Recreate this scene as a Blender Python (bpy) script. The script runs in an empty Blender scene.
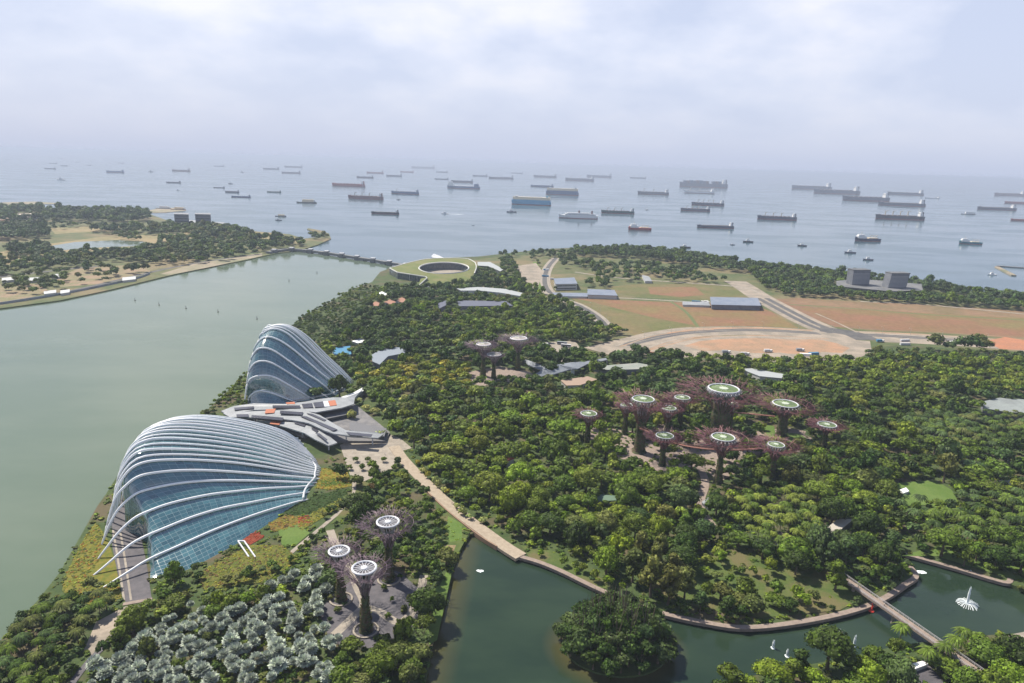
import bpy, math, random
import numpy as np
from mathutils import Vector, Matrix
random.seed(7); RNG = np.random.default_rng(7)
S = bpy.context.scene
COL = S.collection

# ------------------------------------------------------------------ camera
FOC = 683.0; CAMH = 195.0; PITCH = math.radians(14.65); ROLL = math.radians(1.75)
fwd = np.array([0, math.cos(PITCH), -math.sin(PITCH)])
up0 = np.array([0, math.sin(PITCH), math.cos(PITCH)])
rt = np.array([1., 0, 0]) * math.cos(ROLL) + up0 * math.sin(ROLL)
upv = up0 * math.cos(ROLL) - np.array([1., 0, 0]) * math.sin(ROLL)
CP = np.array([0, 0, CAMH])
cam = bpy.data.cameras.new('camera'); camo = bpy.data.objects.new('camera', cam); COL.objects.link(camo)
cam.sensor_width = 36; cam.lens = 36 * FOC / 1024; cam.clip_start = 1; cam.clip_end = 200000
M = Matrix.Identity(4)
for i in range(3):
    M[i][0] = rt[i]; M[i][1] = upv[i]; M[i][2] = -fwd[i]; M[i][3] = CP[i]
camo.matrix_world = M
S.camera = camo

# ------------------------------------------------------------------ world: hazy cloud-covered sky
SUNV = Vector((-0.60, 0.50, 1.0)).normalized()
sun_el = math.asin(SUNV.z); sun_az = math.atan2(SUNV.x, SUNV.y)
w = bpy.data.worlds.new('World'); S.world = w; w.use_nodes = True
nt = w.node_tree; nt.nodes.clear(); N = nt.nodes.new; L = nt.links.new
def mathn(nt, op, a, b=None, c=None):
    n = nt.nodes.new('ShaderNodeMath'); n.operation = op
    for i, v in enumerate((a, b, c)):
        if v is None: continue
        if isinstance(v, (int, float)): n.inputs[i].default_value = v
        else: nt.links.new(v, n.inputs[i])
    return n.outputs[0]
def mixc(nt, f, a, b, blend='MIX'):
    n = nt.nodes.new('ShaderNodeMix'); n.data_type = 'RGBA'; n.blend_type = blend
    for s, v in ((n.inputs[0], f), (n.inputs[6], a), (n.inputs[7], b)):
        if isinstance(v, (int, float)): s.default_value = v
        elif isinstance(v, (tuple, list)): s.default_value = (*v[:3], 1)
        else: nt.links.new(v, s)
    return n.outputs[2]
def ramp(nt, f, stops):
    n = nt.nodes.new('ShaderNodeValToRGB'); cr = n.color_ramp
    while len(cr.elements) < len(stops): cr.elements.new(0.5)
    for e, (p, c) in zip(cr.elements, stops):
        e.position = p; e.color = (*c, 1) if isinstance(c, (tuple, list)) else (c, c, c, 1)
    nt.links.new(f, n.inputs[0]); return n.outputs[0]
def noise(nt, vec, scale, detail=4, rough=0.55):
    n = nt.nodes.new('ShaderNodeTexNoise'); n.inputs['Scale'].default_value = scale
    n.inputs['Detail'].default_value = detail; n.inputs['Roughness'].default_value = rough
    if vec is not None: nt.links.new(vec, n.inputs['Vector'])
    return n.outputs[0]
sky = N('ShaderNodeTexSky'); sky.sky_type = 'NISHITA'; sky.sun_disc = False
sky.sun_elevation = sun_el; sky.sun_rotation = sun_az; sky.dust_density = 2.5; sky.air_density = 1.2
tc = N('ShaderNodeTexCoord'); sp = N('ShaderNodeSeparateXYZ'); L(tc.outputs['Generated'], sp.inputs[0])
den = mathn(nt, 'ADD', mathn(nt, 'MAXIMUM', sp.outputs[2], 0.0), 0.34)
cx = mathn(nt, 'DIVIDE', sp.outputs[0], den); cy = mathn(nt, 'DIVIDE', sp.outputs[1], den)
cb = N('ShaderNodeCombineXYZ'); L(cx, cb.inputs[0]); L(cy, cb.inputs[1])
n1 = noise(nt, cb.outputs[0], 2.1, 8, 0.52); n2 = noise(nt, cb.outputs[0], 0.9, 3, 0.5)
cl = mathn(nt, 'ADD', mathn(nt, 'MULTIPLY', n1, 0.66), mathn(nt, 'MULTIPLY', n2, 0.34))
cloudc = ramp(nt, cl, [(0.41, (4.9, 5.45, 7.0)), (0.49, (5.9, 6.3, 7.6)), (0.58, (7.3, 7.35, 8.1))])
hz = ramp(nt, sp.outputs[2], [(0.0, (4.5, 5.0, 6.4)), (0.16, (5.3, 5.75, 7.1))])
hf = ramp(nt, sp.outputs[2], [(0.01, 0.0), (0.17, 1.0)])
cloudc = mixc(nt, hf, hz, cloudc)
zen = ramp(nt, sp.outputs[2], [(0.33, 0.0), (0.6, 1.0)])      # unseen sky overhead set to a darker blue to cut ambient light
cloudc = mixc(nt, zen, cloudc, (1.5, 2.1, 3.6))
skyc = mixc(nt, 0.9, sky.outputs[0], cloudc)
bg = N('ShaderNodeBackground'); bg.inputs[1].default_value = 0.085; L(skyc, bg.inputs[0])
wo = N('ShaderNodeOutputWorld'); L(bg.outputs[0], wo.inputs[0])

sl = bpy.data.lights.new('sun', 'SUN'); sl.energy = 5.0; sl.angle = math.radians(0.6); sl.color = (1.0, 0.93, 0.80)
so = bpy.data.objects.new('sun', sl); COL.objects.link(so); so.rotation_euler = SUNV.to_track_quat('Z', 'Y').to_euler()
so.location = (0, 0, 400)
S.view_settings.view_transform = 'Standard'; S.view_settings.look = 'None'
S.view_settings.exposure = 0.66; S.view_settings.gamma = 1.0; S.view_settings.use_curve_mapping = False
S.cycles.use_denoising = True; S.cycles.max_bounces = 5; S.cycles.diffuse_bounces = 2; S.cycles.glossy_bounces = 3
S.cycles.transmission_bounces = 2; S.cycles.transparent_max_bounces = 6; S.cycles.volume_bounces = 0
S.cycles.caustics_reflective = False; S.cycles.caustics_refractive = False; S.cycles.sample_clamp_indirect = 4

# ------------------------------------------------------------------ survey helpers: the photo's ground positions in metres
def ray(x, y): return fwd + rt * (x - 512) / FOC + upv * (341.5 - y) / FOC
def P(x, y, z=0.0):
    d = ray(x, y); return CP + d * (z - CAMH) / d[2]
def toplane(x, y, A, B):
    n = np.array([-(B - A)[1], (B - A)[0], 0]); d = ray(x, y); return CP + d * np.dot(n, A - CP) / np.dot(n, d)
def px(p):
    d = np.array(p, float) - CP; k = d @ fwd
    return (512 + FOC * (d @ rt) / k, 341.5 - FOC * (d @ upv) / k)
def depth(p): return float((np.array(p, float) - CP) @ fwd)
def inpoly(x, y, poly):
    c = False; n = len(poly); j = n - 1
    for i in range(n):
        xi, yi = poly[i][0], poly[i][1]; xj, yj = poly[j][0], poly[j][1]
        if (yi > y) != (yj > y) and x < (xj - xi) * (y - yi) / (yj - yi) + xi: c = not c
        j = i
    return c
LAND = 2.0

# ------------------------------------------------------------------ materials
MATS = {}
def mat(name, col, rough=0.7, col2=None, scale=0.3, col3=None, spec=0.3, bump=0.0, bscale=2.0, metal=0.0, emis=None, contrast=(0.38, 0.62)):
    if name in MATS: return MATS[name]
    m = bpy.data.materials.new(name); m.use_nodes = True; t = m.node_tree; b = t.nodes['Principled BSDF']
    b.inputs['Roughness'].default_value = rough; b.inputs['Specular IOR Level'].default_value = spec
    b.inputs['Metallic'].default_value = metal; b.inputs['Base Color'].default_value = (*col, 1)
    g = t.nodes.new('ShaderNodeTexCoord').outputs['Object']
    if col2 is not None:
        f = ramp(t, noise(t, g, scale, 6, 0.6), [(contrast[0], 0.0), (contrast[1], 1.0)])
        c = mixc(t, f, col, col2)
        if col3 is not None:
            f2 = ramp(t, noise(t, g, scale * 0.23, 4, 0.6), [(0.5, 0.0), (0.62, 1.0)]); c = mixc(t, f2, c, col3)
        f3 = noise(t, g, scale * 9, 3, 0.6)
        c = mixc(t, 0.35, c, ramp(t, f3, [(0.3, 0.25), (0.7, 0.95)]), 'MULTIPLY') if scale < 3 else c
        t.links.new(c, b.inputs['Base Color'])
    if bump:
        bn = t.nodes.new('ShaderNodeBump'); bn.inputs['Strength'].default_value = bump; bn.inputs['Distance'].default_value = 0.3
        t.links.new(noise(t, g, bscale, 4), bn.inputs['Height']); t.links.new(bn.outputs[0], b.inputs['Normal'])
    MATS[name] = m; return m
def foliage_mat(name, attr=None):
    m = bpy.data.materials.new(name); m.use_nodes = True; t = m.node_tree; b = t.nodes['Principled BSDF']
    if attr:
        a = t.nodes.new('ShaderNodeAttribute'); a.attribute_name = attr; c = a.outputs['Color']
    else:
        c = t.nodes.new('ShaderNodeObjectInfo').outputs['Color']
    g = t.nodes.new('ShaderNodeNewGeometry')
    v = ramp(t, g.outputs['Random Per Island'], [(0.0, (0.5, 0.55, 0.5)), (0.6, (0.95, 1.0, 0.95)), (1.0, (1.55, 1.7, 1.3))])
    c = mixc(t, 1.0, c, v, 'MULTIPLY')
    t.links.new(c, b.inputs['Base Color'])
    b.inputs['Roughness'].default_value = 0.6; b.inputs['Specular IOR Level'].default_value = 0.18
    tr = t.nodes.new('ShaderNodeBsdfTranslucent'); t.links.new(c, tr.inputs[0])
    mx = t.nodes.new('ShaderNodeMixShader'); mx.inputs[0].default_value = 0.22
    t.links.new(b.outputs[0], mx.inputs[1]); t.links.new(tr.outputs[0], mx.inputs[2])
    t.links.new(mx.outputs[0], t.nodes['Material Output'].inputs[0]); return m
FOL = foliage_mat('foliage'); FOLA = foliage_mat('foliage_mass', 'tint')

def water_mat(name, deep, shallow, scale, wave, rough=0.12, bump=0.25):
    m = bpy.data.materials.new(name); m.use_nodes = True; t = m.node_tree; b = t.nodes['Principled BSDF']
    g = t.nodes.new('ShaderNodeTexCoord').outputs['Object']
    mp = t.nodes.new('ShaderNodeMapping'); t.links.new(g, mp.inputs[0]); mp.inputs['Scale'].default_value = (1.0, 2.2, 1); mp.inputs['Rotation'].default_value = (0, 0, 0.5)
    c = mixc(t, ramp(t, noise(t, mp.outputs[0], scale, 4, 0.55), [(0.4, 0.0), (0.64, 1.0)]), deep, shallow)
    t.links.new(c, b.inputs['Base Color']); b.inputs['IOR'].default_value = 1.333
    rn_ = noise(t, mp.outputs[0], scale * 2.3, 5, 0.62); t.links.new(mathn(t, 'MULTIPLY_ADD', ramp(t, rn_, [(0.42, 0.0), (0.58, 1.0)]), rough * .7, rough * 0.65), b.inputs['Roughness'])
    bn = t.nodes.new('ShaderNodeBump'); bn.inputs['Strength'].default_value = bump; bn.inputs['Distance'].default_value = 0.15
    t.links.new(noise(t, mp.outputs[0], wave, 3, 0.6), bn.inputs['Height']); t.links.new(bn.outputs[0], b.inputs['Normal'])
    return m

# ------------------------------------------------------------------ object helpers
def tag(o, label=None, cat=None, group=None, kind=None):
    if label: o['label'] = label
    if cat: o['category'] = cat
    if group: o['group'] = group
    if kind: o['kind'] = kind
    return o
def link(name, me, m=None, parent=None):
    if m is not None and len(me.materials) == 0: me.materials.append(m)
    o = bpy.data.objects.new(name, me); COL.objects.link(o)
    if parent is not None: o.parent = parent
    return o
def empty(name, loc, rz=0.0):
    o = bpy.data.objects.new(name, None); COL.objects.link(o); o.location = tuple(float(v) for v in loc); o.rotation_euler = (0, 0, rz); o.empty_display_size = 1; return o
class MB:
    def __init__(s): s.v = []; s.f = []; s.sm = False
    def add(s, vs, fs):
        n = len(s.v); s.v += [tuple(float(c) for c in p) for p in vs]; s.f += [tuple(i + n for i in f) for f in fs]; return s
    def box(s, x0, x1, y0, y1, z0, z1, tx=0.0):
        return s.add([(x0, y0, z0), (x1, y0, z0), (x1, y1, z0), (x0, y1, z0), (x0 + tx, y0, z1), (x1 + tx, y0, z1), (x1 + tx, y1, z1), (x0 + tx, y1, z1)],
              [(3, 2, 1, 0), (4, 5, 6, 7), (0, 1, 5, 4), (1, 2, 6, 5), (2, 3, 7, 6), (3, 0, 4, 7)])
    def prism(s, pts, z0, z1):     # pts ccw/cw list of (x,y) ; z scalars or lists
        n = len(pts); a0 = sum(pts[i][0] * pts[(i + 1) % n][1] - pts[(i + 1) % n][0] * pts[i][1] for i in range(n))
        if a0 < 0: pts = pts[::-1]; z0 = z0[::-1] if isinstance(z0, list) else z0; z1 = z1[::-1] if isinstance(z1, list) else z1
        Z0 = z0 if isinstance(z0, list) else [z0] * n; Z1 = z1 if isinstance(z1, list) else [z1] * n
        from mathutils.geometry import tessellate_polygon
        tr = tessellate_polygon([[Vector((p[0], p[1], 0)) for p in pts]])
        vs = [(p[0], p[1], Z1[i]) for i, p in enumerate(pts)] + [(p[0], p[1], Z0[i]) for i, p in enumerate(pts)]
        fs = []
        for a, b, c in tr:
            ar = (pts[b][0] - pts[a][0]) * (pts[c][1] - pts[a][1]) - (pts[c][0] - pts[a][0]) * (pts[b][1] - pts[a][1])
            if ar < 0: b, c = c, b
            fs.append((a, b, c)); fs.append((c + n, b + n, a + n))
        for i in range(n):
            j = (i + 1) % n; fs.append((i + n, j + n, j, i))
        return s.add(vs, fs)
    def tube(s, pts, r, k=5, cap=True, flat=1.0):
        pts = [np.array(p, float) for p in pts]; n = len(pts); vs = []; R = r if isinstance(r, (list, tuple, np.ndarray)) else [r] * n
        for i in range(n):
            d = pts[min(i + 1, n - 1)] - pts[max(i - 1, 0)]; d /= (np.linalg.norm(d) + 1e-9)
            a = np.array([0, 0, 1.]) if abs(d[2]) < 0.95 else np.array([1., 0, 0])
            u = np.cross(d, a); u /= np.linalg.norm(u); vv = np.cross(u, d)
            for j in range(k):
                t = 2 * math.pi * (j + 0.5) / k; vs.append(pts[i] + R[i] * (u * math.cos(t) + vv * math.sin(t) * flat))
        fs = []
        for i in range(n - 1):
            for j in range(k):
                a = i * k + j; b = i * k + (j + 1) % k; fs.append((a, b, b + k, a + k))
        if cap: fs.append(tuple(range(k))[::-1]); fs.append(tuple((n - 1) * k + j for j in range(k)))
        return s.add(vs, fs)
    def lathe(s, prof, k=24, c=(0, 0), wob=0.0, capt=False):
        vs = []
        for r, z in prof:
            for j in range(k):
                t = 2 * math.pi * j / k; q = r * (1 + wob * (random.random() - 0.5)); vs.append((c[0] + q * math.cos(t), c[1] + q * math.sin(t), z))
        fs = []
        for i in range(len(prof) - 1):
            for j in range(k):
                a = i * k + j; b = i * k + (j + 1) % k; fs.append((a, b, b + k, a + k))
        if capt: fs.append(tuple((len(prof) - 1) * k + j for j in range(k)))
        return s.add(vs, fs)
    def mesh(s, name):
        me = bpy.data.meshes.new(name); me.from_pydata(s.v, [], s.f); me.validate(); me.update()
        if s.sm: me.polygons.foreach_set('use_smooth', [True] * len(me.polygons))
        return me
    def build(s, name, m, parent=None): return link(name, s.mesh(name), m, parent)
def poly_world(pp, z=LAND):
    return [tuple(P(a, b, z)[:2]) for a, b in pp]
LOWZ = []
NOTREE = []      # world polygons kept clear
STRIPS = []      # (polyline world, half width)
def sheet(name, pp, z, m, clear=True, kind='structure', world=None, thick=None, grow=0):
    pts = world or poly_world(pp, z)
    if clear: NOTREE.append(pts)
    b = MB().prism(pts, (z - thick) if thick else z - 0.002, z) if thick else None
    if b is None:
        from mathutils.geometry import tessellate_polygon
        tr = tessellate_polygon([[Vector((p[0], p[1], 0)) for p in pts]]); fs = []
        for a, bb, c in tr:
            ar = (pts[bb][0] - pts[a][0]) * (pts[c][1] - pts[a][1]) - (pts[c][0] - pts[a][0]) * (pts[bb][1] - pts[a][1])
            fs.append((a, bb, c) if ar > 0 else (a, c, bb))
        b = MB().add([(p[0], p[1], z) for p in pts], fs)
    o = b.build(name, m); o['kind'] = kind; return o
def smooth(pts, k=6):
    pts = [np.array(p, float) for p in pts]; out = []
    for i in range(len(pts) - 1):
        p0 = pts[max(i - 1, 0)]; p1 = pts[i]; p2 = pts[i + 1]; p3 = pts[min(i + 2, len(pts) - 1)]
        for j in range(k):
            t = j / k; out.append(0.5 * ((2 * p1) + (-p0 + p2) * t + (2 * p0 - 5 * p1 + 4 * p2 - p3) * t * t + (-p0 + 3 * p1 - 3 * p2 + p3) * t ** 3))
    out.append(pts[-1]); return out
def strip_pts(pl, wd):
    L_, R_ = [], []
    for i, p in enumerate(pl):
        d = pl[min(i + 1, len(pl) - 1)] - pl[max(i - 1, 0)]; d = d[:2] / (np.linalg.norm(d[:2]) + 1e-9); n = np.array([-d[1], d[0]])
        hw = (wd[i] if isinstance(wd, list) else wd) / 2
        L_.append(p[:2] + n * hw); R_.append(p[:2] - n * hw)
    return L_, R_
def strip(name, pp, wd, z, m, clear=True, kind='structure', thick=0.0, z0=None, offset=0.0, k=6):
    pl = smooth([P(a, b, z) for a, b in pp], k)
    if offset:
        Lq, Rq = strip_pts(pl, abs(offset) * 2); src = Lq if offset > 0 else Rq; pl = [np.array([q[0], q[1], z]) for q in src]
    if clear: STRIPS.append((np.array([p[:2] for p in pl]), wd / 2))
    Lp, Rp = strip_pts(pl, wd); n = len(pl)
    vs = [(*p, z) for p in Lp] + [(*p, z) for p in Rp]; fs = [(i, i + n, i + n + 1, i + 1) for i in range(n - 1)]
    if thick:
        vs += [(*p, z - thick) for p in Lp] + [(*p, z - thick) for p in Rp]
        fs += [(i + 2 * n, i, i + 1, i + 1 + 2 * n) for i in range(n - 1)] + [(i + n, i + 3 * n, i + 1 + 3 * n, i + 1 + n) for i in range(n - 1)]
        fs += [(0, 2 * n, 3 * n, n), (n - 1, 2 * n - 1, 4 * n - 1, 3 * n - 1)]
    o = MB().add(vs, fs).build(name, m)
    if kind: o['kind'] = kind
    return o

# ------------------------------------------------------------------ label writer: one phrase per thing, told apart by landmarks
AUTO = []
def autolabel(o, phrase, pos, marks): AUTO.append((o, phrase, px(pos), marks))
def write_labels():
    groups = {}
    ORD = ['leftmost', 'second from left', 'third from left', 'fourth from left', 'fifth from left', 'sixth from left', 'seventh from left', 'eighth from left']
    for o, ph, q, marks in AUTO:
        best = min(marks, key=lambda mk: (mk[1] - q[0]) ** 2 + ((mk[2] - q[1]) * 1.6) ** 2)
        dx = q[0] - best[1]; dy = (q[1] - best[2]) * 1.8; far = math.hypot(dx, dy) > 45
        if abs(dx) > abs(dy): rel = ('left of' if dx < 0 else 'right of')
        else: rel = ('behind' if dy < 0 else 'in front of')
        if far: rel = {'left of': 'well left of', 'right of': 'well right of', 'behind': 'well behind', 'in front of': 'well before'}[rel]
        groups.setdefault(f'{ph} {rel} {best[0]}', []).append((o, q))
    for k, v in groups.items():
        if len(v) == 1: v[0][0]['label'] = k; continue
        v.sort(key=lambda t: t[1][0])
        for i, (o, q) in enumerate(v):
            r = 'rightmost' if i == len(v) - 1 else (ORD[i] if i < len(ORD) else 'toward the right')
            o['label'] = f'{k}, {r}'
# ------------------------------------------------------------------ water
SEA = water_mat('sea_water', (0.045, 0.085, 0.105), (0.06, 0.10, 0.12), 0.0012, 0.05, 0.16, 0.12)
BAY = water_mat('bay_water', (0.092, 0.128, 0.088), (0.112, 0.146, 0.104), 0.007, 0.35, 0.10, 0.12)
LAKE = water_mat('lake_water', (0.016, 0.031, 0.019), (0.024, 0.042, 0.024), 0.02, 0.5, 0.08, 0.10)
t = LAKE.node_tree; b = t.nodes['Principled BSDF']; src = b.inputs['Base Color'].links[0].from_socket       # silty shallows round the island and under the west bank
q = t.nodes.new('ShaderNodeSeparateXYZ'); t.links.new(t.nodes.new('ShaderNodeTexCoord').outputs['Object'], q.inputs[0])
ex = mathn(t, 'DIVIDE', mathn(t, 'SUBTRACT', q.outputs[0], 47.0), 1.15); ey = mathn(t, 'SUBTRACT', q.outputs[1], 245.0)
dist = mathn(t, 'SQRT', mathn(t, 'ADD', mathn(t, 'MULTIPLY', ex, ex), mathn(t, 'MULTIPLY', ey, ey)))
wob = noise(t, None, 0.12, 3); dist = mathn(t, 'ADD', dist, mathn(t, 'MULTIPLY', wob, 7.0))
f1 = ramp(t, mathn(t, 'DIVIDE', dist, 50.0), [(0.43, 1.0), (0.60, 0.0)])
pa, pb = P(463, 545), P(426, 690); dv = (pb - pa)[:2] / np.linalg.norm((pb - pa)[:2]); nv = np.array([dv[1], -dv[0]]); nv = nv if nv[0] > 0 else -nv
d2 = mathn(t, 'ADD', mathn(t, 'MULTIPLY', mathn(t, 'SUBTRACT', q.outputs[0], float(pa[0])), float(nv[0])), mathn(t, 'MULTIPLY', mathn(t, 'SUBTRACT', q.outputs[1], float(pa[1])), float(nv[1])))
f2 = ramp(t, mathn(t, 'DIVIDE', mathn(t, 'ADD', d2, mathn(t, 'MULTIPLY', wob, 6.0)), 30.0), [(0.05, 1.0), (0.45, 0.0)])
t.links.new(mixc(t, mathn(t, 'MAXIMUM', f1, f2), src, (0.062, 0.058, 0.024)), b.inputs['Base Color'])
sheet('sea', None, 0.0, SEA, False, world=[(-70000, -300), (70000, -300), (70000, 62000), (-70000, 62000)])
bayw = [(-900, 60), (-190, 60), (-190, 560), (-200, 900), (-100, 1250)] + [tuple(P(a, b)[:2]) for a, b in [(400, 266), (350, 258), (300, 251.5), (276, 251), (240, 256)]] + [(-900, 1650), (-1900, 1500), (-1900, 60)]
sheet('bay_water', None, 0.05, BAY, False, world=bayw)
sheet('lake_water', None, 0.1, LAKE, False, world=[(-90, 60), (420, 60), (420, 350), (150, 330), (-30, 345), (-60, 300)])

# ------------------------------------------------------------------ land
G_SOIL = mat('garden_ground', (0.045, 0.075, 0.022), 0.95, (0.075, 0.105, 0.032), 0.12, (0.11, 0.09, 0.05))
G_DRY = mat('dry_ground', (0.075, 0.105, 0.035), 0.95, (0.14, 0.135, 0.06), 0.03, (0.20, 0.16, 0.085))
ROCKM = mat('bank_stone', (0.16, 0.14, 0.11), 0.9, (0.08, 0.08, 0.06), 0.8)
garden_px1 = [(-300, 760), (-90, 700), (0, 641), (38, 600), (60, 572), (84, 530), (98, 505)]
hid = poly_world([(106, 494), (116, 478), (130, 464), (150, 450), (178, 432), (206, 411)])
garden_px2 = [(220, 398), (243, 376), (268, 352), (300, 318), (330, 302), (352, 289), (372, 282), (380, 272), (400, 264), (440, 258), (478, 256.5), (510, 253), (545, 249), (590, 247), (640, 249), (700, 256), (740, 262), (800, 269), (860, 275), (900, 281), (960, 289), (1024, 298), (1100, 309), (1300, 338), (1500, 420), (1300, 600),
  (1100, 600), (1020, 588), (1009, 583), (990, 579), (967, 571), (932, 561), (908, 553), (897, 553), (905, 563), (917, 574), (906, 585), (882, 600), (850, 612), (800, 622), (745, 627), (700, 621), (660, 611), (628, 600), (594, 586), (560, 570), (535, 560), (521, 557),
  (505, 547), (484, 531), (470, 534), (462, 546), (456, 560), (448, 585), (438, 620), (431, 652), (424, 690), (410, 760)]
gw = poly_world(garden_px1) + hid + poly_world(garden_px2)
GARDEN = gw
o = MB().prism(gw, -1.0, LAND).build('ground', G_SOIL); o['kind'] = 'structure'
bw = poly_world([(716, 700), (728, 688), (752, 676), (790, 668), (850, 657), (900, 645), (940, 640), (1000, 634), (1040, 632), (1300, 640), (1300, 780), (690, 780)])
SHORE2 = bw
o = MB().prism(bw, -1.0, LAND).build('ground', G_SOIL); o['kind'] = 'structure'
iw = [(47 + 22 * math.cos(t), 245 + 18 * math.sin(t)) for t in np.linspace(0, 2 * math.pi, 28, endpoint=False)]
o = MB().prism(iw, -1.0, 0.9).build('island_ground', G_SOIL); o['kind'] = 'structure'
ew = poly_world([(-500, 345), (-200, 326), (0, 308), (60, 300), (112, 289), (170, 275), (215, 265), (240, 261), (262, 256), (280, 252.5), (300, 250), (318, 244.5), (331, 238.5), (329, 233.5), (322, 230.5), (308, 228), (307, 229), (318, 233), (316, 237), (304, 238.5), (290, 234), (260, 231.5), (235, 229), (215, 227), (195, 225), (172, 222), (150, 214), (140, 211), (100, 211), (60, 209), (0, 206), (-500, 203)])
EAST = ew
o = MB().prism(ew, -1.0, 1.6).build('ground', G_DRY); o['kind'] = 'structure'
SANDM = mat('sand_spit', (0.33, 0.27, 0.20), 0.95, (0.2, 0.2, 0.12), 0.02)
for pp in ([(-60, 206.3), (0, 202.5), (35, 201.5), (57, 203), (57, 204), (20, 204.2), (-60, 208)], [(146, 211), (160, 208), (185, 207.5), (186, 210.5), (165, 212.5), (150, 212.8)]):
    o = MB().prism(poly_world(pp, 1), -1.0, 1.0).build('sand_spit', SANDM); o['kind'] = 'structure'

# ------------------------------------------------------------------ ground coverings
zc = [LAND]
def zn(): zc[0] += 0.004; return zc[0]
CONC = mat('pale_concrete', (0.36, 0.315, 0.26), 0.85, (0.27, 0.235, 0.195), 0.25)
PINK = mat('pink_paving', (0.31, 0.245, 0.205), 0.85, (0.24, 0.19, 0.16), 0.5)
ASPH = mat('asphalt', (0.09, 0.088, 0.09), 0.9, (0.13, 0.125, 0.12), 0.1)
DPAV = mat('dark_paving', (0.12, 0.11, 0.12), 0.8, (0.085, 0.08, 0.09), 0.3)
FBR = mat('brown_field', (0.235, 0.120, 0.070), 0.95, (0.20, 0.125, 0.06), 0.02, (0.19, 0.15, 0.06))
FGR = mat('grassy_field', (0.125, 0.13, 0.045), 0.95, (0.18, 0.14, 0.065), 0.018, (0.095, 0.115, 0.035))
FTN = mat('tan_field', (0.25, 0.155, 0.092), 0.95, (0.175, 0.135, 0.068), 0.015, (0.215, 0.125, 0.075))
SAND = mat('bare_sand', (0.40, 0.235, 0.145), 0.95, (0.29, 0.20, 0.13), 0.05, (0.34, 0.27, 0.20))
GRAVEL = mat('pale_gravel', (0.36, 0.30, 0.24), 0.95, (0.24, 0.21, 0.17), 0.05)
LAWN = mat('lawn', (0.09, 0.155, 0.028), 0.95, (0.12, 0.18, 0.04), 0.1)
ROUGHG = mat('rough_grass', (0.095, 0.125, 0.030), 0.95, (0.060, 0.098, 0.022), 0.2, (0.135, 0.12, 0.05))
# sea-side park strip and fields
sheet('grass_field', [(440, 262), (560, 252), (640, 252), (740, 266), (860, 280), (1024, 303), (1300, 345), (1300, 420), (1024, 352), (900, 345), (830, 352), (700, 360), (620, 350), (590, 322), (545, 300), (500, 300)], zn(), G_DRY, False)
sheet('brown_field', [(572, 298), (640, 301), (700, 303), (760, 307), (772, 312), (800, 329), (760, 328.5), (720, 329.5), (690, 333), (662, 337), (640, 337), (600, 322)], zn(), FBR)
sheet('grassy_field', [(573, 298), (622, 308), (668, 316), (690, 322), (700, 331), (662, 337), (640, 337), (600, 322)], zn(), FGR)
sheet('brown_field', [(596, 303), (650, 303), (700, 304), (745, 307), (772, 313), (790, 326), (700, 326), (655, 318)], zn(), FBR)
sheet('grassy_field', [(606, 287), (640, 284), (690, 284), (735, 287), (758, 296), (765, 300), (700, 300), (640, 297), (612, 293)], zn(), FGR)
sheet('brown_field', [(648, 287), (695, 287), (705, 295), (680, 297), (650, 294)], zn(), FBR)
sheet('tan_field', [(776, 299), (800, 298), (860, 302), (940, 305), (1024, 311), (1200, 325), (1250, 365), (1100, 350), (1024, 338.5), (940, 333), (880, 330.5), (835, 327), (805, 315)], zn(), FTN)
sheet('brown_field', [(800, 308), (860, 309), (940, 314), (1024, 318), (1150, 330), (1150, 350), (1024, 337), (940, 332), (880, 329), (842, 326)], zn(), FBR)
strip('hedge_row', [(790, 304.5), (860, 309), (905, 313), (960, 316.5), (1040, 321)], 6, zn(), mat('hedge_grass', (0.10, 0.12, 0.04)), False)
strip('hedge_row', [(668, 300), (686, 312), (700, 330)], 5, zn(), mat('hedge_grass', (0.10, 0.12, 0.04)), False)
# roads
strip('road_verge', [(600, 352), (640, 342), (665, 336), (700, 331.5), (760, 330.5), (830, 334.5), (880, 336), (940, 339.5), (1024, 345.5), (1200, 360)], 46, zn(), GRAVEL)
strip('earth_verge', [(668, 333.2), (700, 329), (760, 328), (830, 331.5), (880, 332.5), (940, 335.5), (1024, 341.5), (1200, 356)], 7, zn(), SAND, False)
strip('road', [(625, 345), (665, 336), (700, 331.5), (760, 330), (830, 334), (880, 335.5), (940, 339), (1024, 345), (1200, 360)], 13, zn(), ASPH)
strip('kerb_strip', [(625, 345), (665, 336), (700, 331.5), (760, 330), (830, 334), (880, 335.5), (940, 339), (1024, 345), (1200, 360)], 1.2, zn(), CONC, False)
strip('road_verge', [(735, 281), (748, 289), (762, 298), (788, 312), (812, 324), (850, 340)], 40, zn(), GRAVEL)
strip('road', [(762, 298), (788, 312), (812, 324), (836, 333)], 9, zn(), ASPH, False, offset=7)
strip('road', [(762, 298), (788, 312), (812, 324), (836, 333)], 9, zn(), ASPH, False, offset=-7)
strip('road', [(820, 329), (850, 333), (868, 340)], 30, zn(), ASPH, False)
sheet('work_yard', [(630, 350), (665, 341), (715, 336), (770, 335), (830, 338.5), (870, 341), (872, 352), (850, 362), (780, 362), (710, 358), (650, 356)], zn(), GRAVEL)
sheet('earth_mound', [(684, 346), (700, 341), (722, 339), (756, 337.8), (790, 339.5), (818, 339), (836, 343), (850, 348), (842, 353), (822, 352), (806, 356), (780, 352.5), (756, 353.5), (730, 350), (704, 351)], zn(), SAND)
sheet('work_yard', [(700, 352), (760, 353), (812, 355), (846, 353), (862, 345), (870, 352), (850, 362), (780, 362), (710, 358)], zn(), GRAVEL)
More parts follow.
